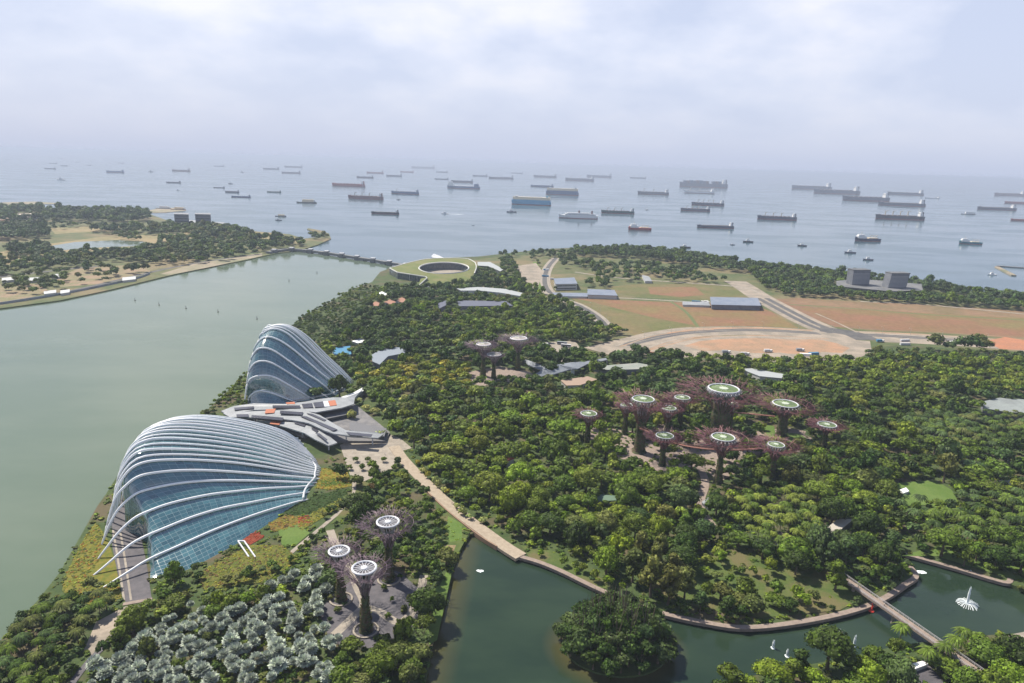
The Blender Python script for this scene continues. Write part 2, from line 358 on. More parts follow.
for k_, (o1, m_) in enumerate(((18, CONC), (13, SAND), (-11, CONC), (-15, SAND), (22, FGR))):
    strip('works_strip', [(630, 349), (660, 339), (690, 334), (720, 332)] if k_ < 4 else [(700, 331.5), (760, 330.5), (820, 333.5)], 2.2, zn(), m_, False, offset=o1)
strip('haul_track', [(640, 353), (668, 345), (700, 338), (760, 335.5), (830, 339)], 3, zn(), SAND, False)
strip('haul_track', [(880, 341), (940, 344), (1024, 350), (1100, 358)], 9, zn(), GRAVEL, False)
strip('haul_track', [(806, 313), (826, 322), (846, 332)], 3, zn(), GRAVEL, False, offset=14)
sheet('earth_pile', [(985, 341), (1005, 337), (1024, 340), (1060, 344), (1060, 352), (1000, 349)], zn(), mat('red_earth', (0.45, 0.19, 0.10), 0.95, (0.35, 0.17, 0.10), 0.05))
strip('boulevard', [(556, 258), (549, 266), (545, 276), (546, 287), (556, 297), (578, 305), (596, 316), (606, 326)], 19, zn(), CONC)
strip('road', [(556, 258), (549, 266), (545, 276), (546, 287), (556, 297), (578, 305), (596, 316), (606, 326)], 8, zn(), ASPH, False)
strip('median_grass', [(536, 262), (535, 276), (539, 290)], 12, zn(), LAWN, False)
strip('road', [(556, 296), (600, 297), (660, 300), (700, 302.5), (765, 305)], 6, zn(), CONC)
strip('road', [(520, 272), (530, 285), (548, 294)], 8, zn(), CONC)
strip('path', [(575, 272), (620, 278), (690, 283), (740, 287), (760, 293)], 7, zn(), CONC, False)
sheet('plaza', [(516, 266), (536, 263), (543, 272), (538, 287), (526, 287), (520, 276)], zn(), GRAVEL)
NOTREE.append(poly_world([(372, 276), (384, 270), (428, 276), (442, 288), (410, 290), (366, 286)])); NOTREE.append(poly_world([zq(*p) for p in [(30, 440), (20, 500), (200, 520), (380, 560), (520, 680), (640, 650), (830, 620), (840, 560), (720, 380), (640, 400)]]) if False else poly_world([(214, 408), (216, 420), (254, 424), (294, 434), (322, 458), (352, 453), (392, 446), (394, 432), (366, 394), (350, 398)]))
strip('coast_road', [(860, 301.5), (900, 303), (930, 305), (1024, 314), (1150, 327)], 6, zn(), CONC, False)
#sheet('car_park', [(905, 297), (950, 300), (1024, 309), (1024, 312), (960, 308), (900, 301)], zn(), GRAVEL)
# garden paving
sheet('plaza', [(340, 445), (372, 428), (400, 438), (412, 448), (398, 452), (392, 470), (362, 482), (350, 475)], zn(), CONC)
sheet('plaza', [(575, 425), (640, 432), (660, 424), (700, 428), (740, 432), (790, 428), (812, 438), (800, 452), (770, 455), (745, 468), (720, 482), (700, 466), (660, 470), (640, 466), (600, 450)], zn(), PINK, False)
strip('path', [(640, 465), (690, 462), (705, 480), (700, 505), (712, 525)], 5, zn(), PINK)
strip('path', [(600, 440), (630, 452), (645, 466)], 6, zn(), PINK)
strip('path', [(655, 470), (700, 455), (745, 450), (790, 440), (800, 430)], 9, zn(), PINK)
sheet('lawn', [(783, 432), (800, 434), (812, 442), (800, 450), (786, 452), (790, 440)], zn(), LAWN)
sheet('lawn', [(760, 424), (774, 426), (776, 436), (766, 440)], zn(), LAWN)
sheet('plaza', [(468, 372), (500, 366), (530, 372), (540, 380), (520, 384), (498, 380), (480, 388), (470, 384)], zn(), PINK)
sheet('car_park', [(540, 352), (546, 342), (575, 341), (582, 350), (562, 362)], zn(), CONC)
strip('path', [(362, 460), (355, 478), (352, 500), (330, 520), (300, 545), (280, 562)], 2.4, zn(), CONC)
sheet('plaza', [(318, 610), (345, 585), (372, 566), (400, 572), (420, 590), (418, 620), (395, 645), (350, 650), (330, 640)], zn(), DPAV)
strip('path', [(332, 637), (352, 618), (364, 604), (358, 588), (350, 570), (336, 545), (330, 530)], 4.2, zn(), CONC)
strip('path', [(362, 606), (380, 612), (398, 622), (412, 612), (420, 592), (424, 575)], 4.0, zn(), CONC)
sheet('dome_terrace', [(121, 500), (138, 522), (146, 560), (152, 600), (126, 604), (119, 580), (112, 545), (112, 520)], zn(), DPAV)
strip('path_edge', [(120, 530), (125, 560), (131, 600)], 0.9, zn(), CONC)
strip('path_edge', [(113, 530), (118, 560), (124, 600)], 0.9, zn(), CONC)
strip('path_edge', [(123, 604), (152, 599)], 2.2, zn(), PINK)
sheet('bare_slope', [(96, 622), (126, 606), (150, 606), (140, 620), (118, 640), (92, 655), (84, 650)], zn(), GRAVEL)
strip('path', [(140, 606), (122, 630), (90, 660), (60, 700)], 2.6, zn(), DPAV)
sheet('lawn', [(432, 590), (440, 585), (446, 572), (452, 572), (437, 640), (429, 645), (428, 615)], zn(), LAWN)
sheet('lawn', [(278, 530), (298, 524), (310, 533), (296, 545), (282, 545)], zn(), LAWN)
sheet('lawn', [(352, 500), (360, 480), (372, 484), (366, 500), (340, 522), (330, 524)], zn(), ROUGHG)
sheet('rough_grass', [(720, 545), (780, 552), (850, 575), (880, 590), (840, 610), (760, 618), (700, 608), (660, 595), (640, 580), (690, 570)], zn(), ROUGHG, False)
sheet('rough_grass', [(520, 545), (560, 552), (620, 590), (600, 588), (560, 570), (530, 558)], zn(), ROUGHG, False)
sheet('rough_grass', [(900, 556), (935, 556), (1024, 582), (1080, 590), (1080, 560), (960, 540)], zn(), LAWN, False)
sheet('lawn', [(892, 483), (935, 480), (952, 490), (960, 505), (945, 512), (925, 505), (905, 506), (893, 494)], zn(), LAWN)
sheet('car_park', [(880, 690), (900, 664), (925, 660), (950, 690)], zn(), DPAV)
sheet('wet_meadow', [(436, 500), (452, 512), (470, 532), (462, 546), (452, 566), (440, 560), (436, 530)], zn(), ROUGHG, False)
sheet('reed_bed', [(448, 516), (462, 524), (462, 540), (450, 542), (446, 530)], zn(), LAWN, False)
sheet('sandy_bed', [(441, 545), (456, 545), (452, 556), (440, 556)], zn(), mat('sandy_bed', (0.28, 0.22, 0.11), 0.95, (0.2, 0.15, 0.09), 0.6))
BW = strip('boardwalk', [(394, 446), (404, 460), (424, 481), (452, 507), (484, 531), (505, 546), (521, 556)], 7.5, LAND + 0.5, mat('boardwalk_planks', (0.40, 0.33, 0.25), 0.8, (0.32, 0.26, 0.195), 0.4), kind='structure', thick=1.6)
strip('retaining_wall', [(418, 482), (446, 509), (478, 534), (497, 546)], 0.8, LAND + 0.9, mat('brown_wall', (0.24, 0.16, 0.11)), kind='structure', thick=2.5)
strip('lakeside_path', [(520, 556), (540, 562), (562, 571), (595, 587), (628, 601), (660, 612), (700, 621), (745, 627), (800, 621.5), (850, 611), (882, 599), (905, 584), (916, 575), (906, 562)], 2.7, LAND + 0.25, PINK, kind='structure', thick=1.5)
strip('lakeside_path', [(906, 554), (932, 561), (967, 571), (990, 578), (1008, 582), (1011, 575)], 2.5, LAND + 0.25, PINK, kind='structure', thick=1.5)
strip('boat_landing', [(1010, 641), (1022, 637), (1060, 630)], 5, zn(), CONC)
# eastern shore coverings
TAN = mat('dry_grass', (0.29, 0.225, 0.12), 0.95, (0.20, 0.18, 0.08), 0.012)
ze = 1.604
for pp, m in (([(-100, 262), (0, 252), (40, 245), (100, 237), (160, 234), (235, 230), (220, 236), (170, 240), (150, 244), (60, 256), (0, 266), (-100, 280)], TAN), ([(50, 228), (110, 226), (110, 231), (55, 234)], TAN), ([(215, 228), (260, 232), (305, 239), (300, 244), (262, 240), (225, 234)], TAN),
              ([(0, 285), (40, 284), (50, 292), (20, 300), (0, 303), (-80, 310), (-80, 290)], mat('pink_earth', (0.30, 0.21, 0.14), 0.95, (0.19, 0.18, 0.09), 0.04)), ([(80, 268), (150, 264), (150, 272), (100, 284), (60, 287), (55, 278)], MATS['pink_earth']),
              ([(200, 262), (240, 256), (262, 253), (262, 256), (215, 266), (170, 275), (160, 274)], SANDM), ([(0, 215), (40, 214), (42, 218), (10, 221), (0, 222), (-60, 224), (-60, 217)], SAND)):
    ze += 0.004; sheet('dry_ground', pp, ze, m, False)
ze += 0.004; sheet('pond', [(50, 246), (75, 242), (118, 240), (147, 242), (140, 246), (85, 248), (56, 251)], ze, BAY)
for pp, wd in (([(-60, 285), (0, 277), (60, 270), (110, 265)], 12), ([(-80, 318), (0, 303), (60, 293), (110, 282), (165, 269), (215, 260), (262, 254)], 9)):
    ze += 0.004; strip('road', pp, wd, ze, ASPH)

# ------------------------------------------------------------------ glass conservatories
def glass_mat(name, base, line=(0.16, 0.24, 0.26), nu=1.0, nv=1.0, seed=0.0):
    m = bpy.data.materials.new(name); m.use_nodes = True; t = m.node_tree; b = t.nodes['Principled BSDF']
    uv = t.nodes.new('ShaderNodeTexCoord').outputs['UV']; br = t.nodes.new('ShaderNodeTexBrick'); br.offset = 0.0
    t.links.new(uv, br.inputs[0]); br.inputs['Scale'].default_value = 1.0; br.inputs['Mortar Size'].default_value = 0.05; br.inputs['Brick Width'].default_value = 3.2 * nu; br.inputs['Row Height'].default_value = 1.9 * nv
    br.inputs['Color1'].default_value = (*base, 1); br.inputs['Color2'].default_value = (base[0] * 2.3, base[1] * 1.9, base[2] * 1.8, 1); br.inputs['Mortar'].default_value = (*line, 1); br.inputs['Bias'].default_value = -0.25
    n = noise(t, uv, 0.09, 4, 0.6)
    c = mixc(t, ramp(t, n, [(0.50, 0.0), (0.72, 0.4)]), br.outputs[0], (0.09, 0.19, 0.19))
    t.links.new(c, b.inputs['Base Color'])
    t.links.new(mathn(t, 'MULTIPLY_ADD', br.outputs['Fac'], 0.4, 0.09), b.inputs['Roughness'])
    b.inputs['Specular IOR Level'].default_value = 0.85; b.inputs['IOR'].default_value = 1.85; b.inputs['Coat Weight'].default_value = 0.6; b.inputs['Coat Roughness'].default_value = 0.05
    return m
WHITE = mat('white_steel', (0.70, 0.71, 0.75), 0.45, (0.60, 0.62, 0.66), 0.5, spec=0.4)
RIBM = mat('painted_rib', (0.80, 0.81, 0.83), 0.4)
def dome(root, ribs, sc, s0, ground, extra, gm, rw, N_=44):
    """ribs: traced arches; each is lifted into the upright plane through its two feet"""
    allp = []; mid = 5 if len(ribs) > 9 else 5; ox, oy, k = sc; rings = []; feet = []
    for a, sdrop in zip(ribs, s0):
        q = [(ox + u / k, oy + v / k) for u, v in a]; A = P(*q[0], LAND); B = P(*q[-1], LAND)
        pts = [A] + [toplane(x, y, A, B) for x, y in q[1:-1]] + [B]; pts[0][2] = LAND; pts[-1][2] = LAND
        pts = smooth(pts, 6); feet.append((A, B))
        allp.append(pts)
        tb = MB(); tb.sm = True
        tb.tube(pts, [rw * (0.75 + 0.35 * math.sin(math.pi * i / (len(pts) - 1))) for i in range(len(pts))], 8, flat=1.25)
        tb.build('rib', RIBM, root)
        d = (B - A)[:2]; Ln = np.linalg.norm(d); d = d / Ln
        sz = [((p - A)[:2] @ d, p[2]) for p in pts]
        g = [(sdrop, LAND)] + [(sdrop + (s - sdrop) * 0.985 if s > sdrop else s, max(LAND, z - rw * 1.7)) for s, z in sz if s > sdrop + 0.8]
        g = [(sdrop - 0.0, LAND), (g[1][0] - 0.5, g[1][1] * 0.55), *g[1:]]
        arr = np.array([(A[0] + d[0] * s, A[1] + d[1] * s, z) for s, z in g])
        rings.append(arr)
    def rs(a, n_=40):
        a = np.array(a); d = np.r_[0, np.cumsum(np.linalg.norm(np.diff(a, axis=0), axis=1))]; t = np.linspace(0, d[-1], n_); return np.stack([np.interp(t, d, a[:, i]) for i in range(3)], 1)
    for i in range(mid, len(ribs) - 1):       # closer set arches toward the crest
        q = (rs(allp[i]) + rs(allp[i + 1])) / 2; tb = MB(); tb.sm = True; tb.tube(list(q), rw * .85, 6, flat=1.25); tb.build('rib', RIBM, root)
    for (sa, sb, hz) in extra:       # the side turned away from the water front
        base = rings[-1] if not isinstance(rings[-1], tuple) else rings[-1]
        last = rings[len(ribs) - 1]; r = last.copy(); t = np.linspace(0, 1, len(r))[:, None]
        r[:, :2] += (1 - t) * np.array(sa) + t * np.array(sb); r[:, 2] = LAND + (r[:, 2] - LAND) * hz; rings.append(r)
        pts = list(r + np.array([0, 0, rw * 1.2])); tb = MB(); tb.tube(pts, rw, 6, flat=1.2); tb.build('rib', RIBM, root)
    gz = np.array([P(a, b, LAND) for a, b in ground]); rings = [gz] + rings
    def res(a):
        d = np.r_[0, np.cumsum(np.linalg.norm(np.diff(a, axis=0), axis=1))]; t = np.linspace(0, d[-1], N_)
        return np.stack([np.interp(t, d, a[:, i]) for i in range(3)], 1), d[-1]
    RR = []; 
    for r in rings: q, ln = res(r); RR.append(q)
    vs = []; fs = []; uvs = []; vv = 0
    fine = []
    for i in range(len(RR) - 1):
        for j in range(4):
            t = j / 4; bul = math.sin(math.pi * t) * 0.35
            q = RR[i] * (1 - t) + RR[i + 1] * t; q = q.copy(); q[1:-1, 2] += bul * (q[1:-1, 2] > LAND + 1); fine.append(q)
    fine.append(RR[-1])
    for i, q in enumerate(fine):
        if i: vv += np.median(np.linalg.norm(q - fine[i - 1], axis=1))
        for j in range(N_): vs.append(q[j]); uvs.append((j * 108.0 / N_, vv))
    for i in range(len(fine) - 1):
        for j in range(N_ - 1): fs.append((i * N_ + j, i * N_ + j + 1, (i + 1) * N_ + j + 1, (i + 1) * N_ + j))
    mb = MB().add(vs, fs); me = bpy.data.meshes.new('glass_shell'); me.from_pydata(mb.v, [], mb.f); me.update()
    ul = me.uv_layers.new(name='UVMap')
    for lp in me.loops: ul.data[lp.index].uv = uvs[lp.vertex_index]
    me.polygons.foreach_set('use_smooth', [True] * len(me.polygons))
    link('glass_shell', me, gm, root)
    # kerb beam through the right-hand feet, and cross walls between neighbouring arches
    bm_ = MB(); bm_.tube(smooth([f_[1] + (f_[0] - f_[1]) / np.linalg.norm(f_[0] - f_[1]) * 3.2 + np.array([0, 0, 2.2]) for f_ in feet], 3), rw * 1.1, 6); bm_.build('base_beam', WHITE, root)
    NOTREE.append([tuple(p[:2]) for p in gz] + [tuple(f_[1][:2] + np.array([3, 2])) for f_ in feet] + [tuple(r[-1][:2]) for r in rings[-1:]] + [tuple(r[0][:2]) for r in rings[-1:]] + [tuple(f_[0][:2]) for f_ in feet[::-1]])
    return feet
FDR = [[(40,645),(130,588),(200,545),(300,500),(400,455),(500,415),(600,380),(700,350),(745,340)],
 [(12,600),(60,560),(130,500),(180,470),(250,440),(350,400),(450,370),(550,350),(650,330),(750,315)],
 [(28,543),(60,500),(100,450),(150,405),(200,380),(280,352),(400,325),(500,312),(600,302),(700,297),(765,292)],
 [(40,495),(65,430),(100,370),(150,325),(200,305),(300,285),(400,276),(500,275),(600,277),(700,280),(775,283)],
 [(48,480),(60,420),(85,340),(120,295),(170,260),(250,245),(350,240),(450,243),(550,250),(650,258),(740,265),(785,270)],
 [(55,465),(75,370),(100,290),(140,235),(200,210),(300,204),(400,207),(500,215),(600,228),(700,245),(785,258)],
 [(70,440),(90,290),(120,220),(160,180),(220,168),(320,168),(420,174),(520,186),(620,205),(720,230),(788,245)],
 [(85,400),(100,250),(140,170),(190,138),(260,130),(360,135),(460,146),(560,163),(660,190),(740,217),(788,232)],
 [(100,360),(120,200),(165,135),(220,110),(300,103),(400,110),(500,125),(600,148),(700,185),(780,222)],
 [(120,330),(150,155),(200,105),(260,85),(340,82),(440,92),(540,110),(640,140),(740,185),(775,210)],
 [(140,300),(170,130),(230,85),(300,68),(380,66),(480,80),(580,102),(680,140),(765,195)],
 [(160,270),(190,115),(250,75),(320,60),(400,58),(500,70),(600,93),(690,130),(755,185)]]
GL1 = glass_mat('conservatory_glass', (0.023, 0.082, 0.097))
fd = empty('glass_conservatory', (0, 0, 0))
tag(fd, 'nearer, wider glass dome with white arched ribs fanning over teal glazing beside the bay', 'glass dome', 'glass domes on the waterfront')
dome(fd, FDR, (90, 400, 3.417), [22, 24, 22, 16, 12, 9, 7, 6, 6, 6, 6, 6],
     [(150, 578), (168, 575), (187, 570), (207, 560), (242, 541), (277, 518), (299, 502)],
     [((-2, 10), (-4, 8), 0.93), ((-3, 20), (-8, 15), 0.8), ((-3, 29), (-12, 21), 0.55), ((-2, 36), (-15, 26), 0.0)], GL1, 0.52)
CFR = [[(172,425),(180,395),(210,372),(250,370),(300,385),(350,405),(395,420)],
 [(158,425),(170,340),(190,310),(240,298),(290,305),(340,330),(400,365),(450,395),(480,410)],
 [(157,415),(175,290),(200,245),(240,232),(290,245),(350,280),(420,325),(480,365),(540,400)],
 [(160,400),(180,250),(205,190),(240,172),(290,185),(350,225),(420,275),(490,320),(575,390)],
 [(170,380),(195,200),(225,140),(265,122),(320,140),(380,180),(440,230),(510,290),(590,350),(612,370)],
 [(180,360),(220,140),(250,100),(295,85),(350,105),(410,155),(480,220),(550,285),(635,355)],
 [(190,340),(235,115),(265,80),(320,70),(375,88),(430,130),(500,200),(570,265),(648,340)],
 [(200,320),(250,95),(290,70),(345,68),(400,90),(460,135),(530,205),(600,270),(655,328)]]
GL2 = glass_mat('conservatory_glass_far', (0.024, 0.075, 0.092), nu=1.1, nv=1.1)
cf = empty('glass_conservatory', (0, 0, 0))
tag(cf, 'farther, taller glass dome with steep white ribs rising beyond the solar panelled canopy roofs', 'glass dome', 'glass domes on the waterfront')
dome(cf, CFR, (210, 310, 4.556), [1.5, 2, 2.5, 3, 3, 3, 3, 3], [(247.5, 404.5), (260, 405), (280, 405.5), (296, 405)],
     [((-2, 10), (-4, 8), 0.9), ((-1, 19), (-8, 15), 0.68), ((2, 27), (-12, 20), 0.4), ((5, 33), (-15, 24), 0.0)], GL2, 0.52)
# entrance frame at the near dome's foot
ef = empty('entrance_frame', P(243, 552, LAND)); tag(ef, 'slim white frame of a ramp against the foot of the nearer glass dome', 'ramp')
a = P(241, 541, LAND + 2) ; b = P(252, 557, LAND + 0.4)
for off in (-1.6, 1.6): MB().tube([a + np.array([off, 0, 0]) - P(243, 552, LAND), b + np.array([off, 0, 0]) - P(243, 552, LAND)], 0.45, 4).build('rail', WHITE, ef)
MB().tube([a + np.array([-1.6, 0, 0]) - P(243, 552, LAND), a + np.array([1.6, 0, 0]) - P(243, 552, LAND)], 0.45, 4).build('cross_bar', WHITE, ef)

# ------------------------------------------------------------------ canopy roofs between the domes
ROOFG = mat('grey_roof', (0.33, 0.345, 0.365), 0.5, (0.26, 0.275, 0.29), 0.15)
PANEL = mat('solar_panel', (0.045, 0.045, 0.06), 0.3, spec=0.5)
ORNG = mat('orange_panel', (0.38, 0.13, 0.07), 0.6)
DARKW = mat('dark_wall', (0.05, 0.055, 0.06), 0.5)
def zq(u, v): return 210 + u / 4.556, 310 + v / 4.556
def canopy(label, outline, zs, panels, post, name='canopy_roof', cvt=zq, m=None):
    root = empty(name, (0, 0, 0)); tag(root, label, 'canopy roof', 'swooping canopy roofs between the glass domes')
    zz = zs if isinstance(zs, list) else [zs] * len(outline)
    q = [P(*cvt(u, v), z) for (u, v), z in zip(outline, zz)]
    MB().prism([tuple(p[:2]) for p in q], [p[2] - 0.9 for p in q], [p[2] for p in q]).build('roof_deck', m or ROOFG, root); rdk = root.children[0]
    NOTREE.append([tuple(p[:2]) for p in q]); LOWZ.append(NOTREE[-1])
    def hz(p):
        w_ = [1 / (np.linalg.norm(p[:2] - r[:2]) + 0.5) ** 2 for r in q]; return sum(a * r[2] for a, r in zip(w_, q)) / sum(w_)
    for kind, quad in panels:
        c = [P(*cvt(u, v), zz[0]) for u, v in quad]; hh = max(hz(p) for p in c) + 0.45
        c = [P(*cvt(u, v), hh) for u, v in quad]
        MB().prism([tuple(p[:2]) for p in c], hh - 0.35, hh).build('solar_panel' if kind == 'p' else ('roof_panel'), PANEL if kind == 'p' else (ORNG if kind == 'o' else WHITE), rdk)
    for u, v in post:
        p = P(*cvt(u, v), zz[0]); MB().tube([(p[0], p[1], LAND), (p[0], p[1], zz[0] - 0.5)], 0.5, 6).build('column', WHITE, root)
    return root
canopy('upper pale grey canopy roof with dark solar panels curving along the foot of the taller dome',
  [(50,460),(110,437),(200,425),(340,428),(430,418),(500,405),(560,398),(620,398),(680,375),(700,358),(700,370),(660,400),(655,428),(600,445),(480,466),(330,452),(200,455),(80,478)],
  [9,9,10,11,11,11,11,11,9,6,6,9,11,11,11,11,10,9],
  [('p',[(110,445),(200,438),(198,448),(112,455)]),('p',[(285,434),(410,434),(410,446),(285,444)]),('o',[(345,421),(385,418),(388,428),(350,428)]),('p',[(418,428),(465,424),(470,443),(425,446)]),('p',[(470,422),(515,416),(522,440),(478,443)]),('w',[(515,416),(537,414),(545,438),(522,440)]),('o',[(538,414),(570,410),(578,433),(547,437)])],
  [(150,450),(300,448),(420,448),(560,440),(620,430)])
canopy('middle pale grey leaf shaped canopy roof with solar panels whose tail reaches the plaza',
  [(60,470),(180,462),(330,455),(430,458),(500,478),(560,515),(620,548),(760,558),(790,566),(765,583),(640,575),(560,562),(520,548),(450,515),(370,500),(230,490),(90,488)],
  [9,10,11,12,12,12,11,9,8,8,10,12,12,12,11,10,9],
  [('o',[(255,452),(300,449),(292,468),(250,470)]),('p',[(320,458),(425,465),(418,477),(318,470)]),('p',[(190,478),(335,490),(330,503),(188,490)]),('p',[(120,475),(175,474),(176,486),(122,487)]),('p',[(410,482),(440,484),(580,543),(560,550)]),('p',[(440,470),(465,472),(530,500),(520,505)]),('p',[(620,555),(740,566),(735,576),(640,570)])],
  [(200,485),(350,485),(480,510),(620,560),(740,572)])
canopy('lower pale grey canopy roof with cut solar panels forking down beside the nearer dome',
  [(230,492),(370,502),(440,516),(500,548),(540,572),(580,604),(540,618),(480,590),(430,560),(350,535),(260,512),(210,505)],
  [8,9,10,10,9,8,8,9,9,9,8,8],
  [('o',[(280,504),(325,508),(315,523),(272,518)]),('p',[(385,503),(400,502),(440,516),(430,530),(385,515)]),('p',[(462,535),(480,535),(495,550),(485,555),(465,545)]),('p',[(480,560),(500,562),(535,590),(528,594)])],
  [(300,515),(420,545),(540,600)])
TERR = [zq(*p) for p in [(90,470),(540,440),(660,430),(820,560),(800,600),(560,600),(500,560),(430,580),(330,540)]]
tw = poly_world(TERR, 3.0); NOTREE.append(tw)
vb = MB().prism(tw, LAND, 3.6).build('terrace_building', mat('terrace_deck', (0.22, 0.21, 0.21), 0.8, (0.14, 0.14, 0.15), 0.2)); tag(vb, 'low grey terrace building beneath the canopy roofs between the two domes', 'building')
for (lb, a, b_, h) in (('dark glazed hall under the right tail of the canopy roofs beside the plaza', (800, 548), (640, 520), 5.0), ('long dark hall under the upper canopy roof facing the plaza', (650, 445), (520, 470), 5.0)):
    p = [zq(a[0], a[1]), zq(a[0] - 10, a[1] + 35), zq(b_[0], b_[1] + 35), zq(b_[0], b_[1])]
    pw = poly_world(p, h)
    r_ = empty('glazed_hall', (0, 0, 0)); tag(r_, lb, 'building'); MB().prism(pw, 3.604, h + 1).build('wall', DARKW, r_)
    cx_, cy_ = np.mean(pw, axis=0); MB().prism([((x - cx_) * 1.06 + cx_, (y - cy_) * 1.06 + cy_) for x, y in pw], h + 1.004, h + 1.5).build('roof', mat('dark_roof', (0.13, 0.13, 0.14), 0.7), r_)

# ------------------------------------------------------------------ supertrees
TRUNK_G = mat('planted_trunk', (0.07, 0.11, 0.035), 0.95, (0.13, 0.075, 0.06), 0.6, (0.03, 0.045, 0.02), bump=0.6, bscale=1.5)
BR_M = mat('mauve_steel', (0.30, 0.215, 0.25), 0.6, (0.21, 0.15, 0.175), 0.4)
BR_R = mat('crimson_steel', (0.28, 0.125, 0.135), 0.6, (0.20, 0.09, 0.10), 0.2)
GRAYST = mat('pale_steel', (0.42, 0.42, 0.42), 0.5)
DISCG = mat('planted_disc', (0.10, 0.17, 0.06), 0.9, (0.17, 0.22, 0.10), 0.8)
def supertree(x, y, bx, by, rd, rc, label, group, kind, marks=None):
    b = P(bx, by, LAND); dd = ray(x, y); t = (b[:2] @ dd[:2]) / (dd[:2] @ dd[:2]); top = CP + dd * t; h = top[2] - LAND
    D = depth((b[0], b[1], top[2])); rd = rd * D / FOC; rc = rc * D / FOC * (1.08 if kind == 'near' else 1.14)
    rd *= 0.82 if kind != 'near' else 0.9
    LOWZ.append([(b[0] + 5 * math.cos(a), b[1] + 5 * math.sin(a)) for a in np.linspace(0, 6.28, 8)])
    root = empty('supertree', b); tag(root, label, 'supertree', group)
    NOTREE.append([(b[0] + max(rc * 0.5, 4) * math.cos(a), b[1] + max(rc * 0.5, 4) * math.sin(a)) for a in np.linspace(0, 6.28, 10)])
    r0 = 1.35 + h * 0.037; rn = r0 * 0.55; zk = h * 0.62
    if kind == 'giant': r0, rn = 7.5, 6.0
    if kind == 'big': r0, rn = 3.9, 3.0
    mb = MB(); mb.sm = True
    prof = [(r0 * 1.35, 0), (r0 * 1.05, h * 0.04), (r0 * 0.92, h * 0.15), (r0 * 0.8, h * 0.3), (rn * 1.12, h * 0.45), (rn, zk * 0.95), (rn * 0.98, h * 0.72), (rn * 0.9, h * 0.86)]
    prof = [(r, z) for (r, z) in prof]
    fine = []
    for i in range(len(prof) - 1):
        for j in range(4): u = j / 4; fine.append((prof[i][0] * (1 - u) + prof[i + 1][0] * u, prof[i][1] * (1 - u) + prof[i + 1][1] * u))
    fine.append(prof[-1]); mb.lathe(fine, 22, wob=0.16, capt=True); nt_ = len(mb.f)
    zz_ = RNG.uniform(0.02, .78, int(260 + 60 * r0)) * h; rr_ = np.interp(zz_, [p_[1] for p_ in fine], [p_[0] for p_ in fine]) * RNG.uniform(.97, 1.12, len(zz_)); aa_ = RNG.uniform(0, 6.283, len(zz_))
    lf = MB()
    for z1_, q1_, a1_ in zip(zz_, rr_, aa_):
        c1 = np.array([q1_ * math.cos(a1_), q1_ * math.sin(a1_), z1_]); t1_ = np.array([-math.sin(a1_), math.cos(a1_), 0]) * random.uniform(.25, .6); u1_ = np.array([math.cos(a1_) * random.uniform(.1, .6), math.sin(a1_) * random.uniform(.1, .6), random.uniform(.3, .7)])
        lf.add([c1 - t1_, c1 + t1_ * .8 - u1_ * .3, c1 + t1_ + u1_, c1 - t1_ * .6 + u1_ * .8], [(0, 1, 2, 3)])
    mb.add(lf.v, lf.f); tm_ = mb.mesh('trunk'); tm_.materials.append(TRUNK_G); tm_.materials.append(FOL)
    for p_ in tm_.polygons: p_.material_index = int(p_.index >= nt_)
    lo_ = link('trunk', tm_, None, root); lo_.color = (0.095, 0.135, 0.035, 1) if kind != 'near' else (0.12, 0.115, 0.04, 1)
    # flaring steel canopy: ribs that leave the trunk, bend outward and fork into twigs
    bm_ = MB(); nb = 60 if kind == 'near' else (34 if rc < 14 else 56); thick = 0.105 if kind == 'near' else 0.14
    for i in range(nb):
        a0 = 2 * math.pi * (i + random.uniform(-.2, .2)) / nb; zs = zk * random.uniform(0.85, 1.08)
        reach = rc * random.uniform(0.82, 1.0)
        def pt(t, a, rr=None, lift=1.0):
            R_ = rn + (((rr or reach) - rn) * (0.35 * t + 0.65 * t ** 1.8)); return (R_ * math.cos(a), R_ * math.sin(a), zs + (h * lift - zs) * (1 - (1 - t) ** 1.55))
        bm_.tube([pt(t, a0) for t in (0, .25, .5, .72)], thick, 3, False)
        for k in range(4):
            a1 = a0 + random.uniform(-1, 1) * 2.6 * math.pi / nb; l_ = random.uniform(0.93, 1.03); rr = reach * random.uniform(0.5, 1.05)
            p0 = np.array(pt(.72, a0)); p2 = np.array(pt(1.0, a1, rr, l_)); pm = (p0 + p2) / 2 + np.array([0, 0, 0.3])
            bm_.tube([p0, pm, p2], thick * 0.75, 3, False)
            for kk in range(2):
                p3 = p2 + np.array([math.cos(a1 + random.uniform(-.7, .7)), math.sin(a1 + random.uniform(-.7, .7)), random.uniform(-.1, .5)]) * rc * random.uniform(0.06, 0.14)
                bm_.tube([pm * 0.3 + p2 * 0.7, p3], thick * 0.6, 3, False)
    for lv in (0.45, 0.7, 0.88):
        bm_.tube([((rn + (rc * .93 - rn) * (0.25 * lv + 0.75 * lv ** 2)) * math.cos(a), (rn + (rc * .93 - rn) * (0.25 * lv + 0.75 * lv ** 2)) * math.sin(a), zk + (h - zk) * (1 - (1 - lv) ** 1.55)) for a in np.linspace(0, 2 * math.pi, 31)], thick * 0.8, 3, False)
    bm_.build('branch_canopy', BR_M if kind == 'near' or kind == 'mauve' else BR_R, root)
    # pale inner struts that carry the disc
    st = MB(); ns = 18
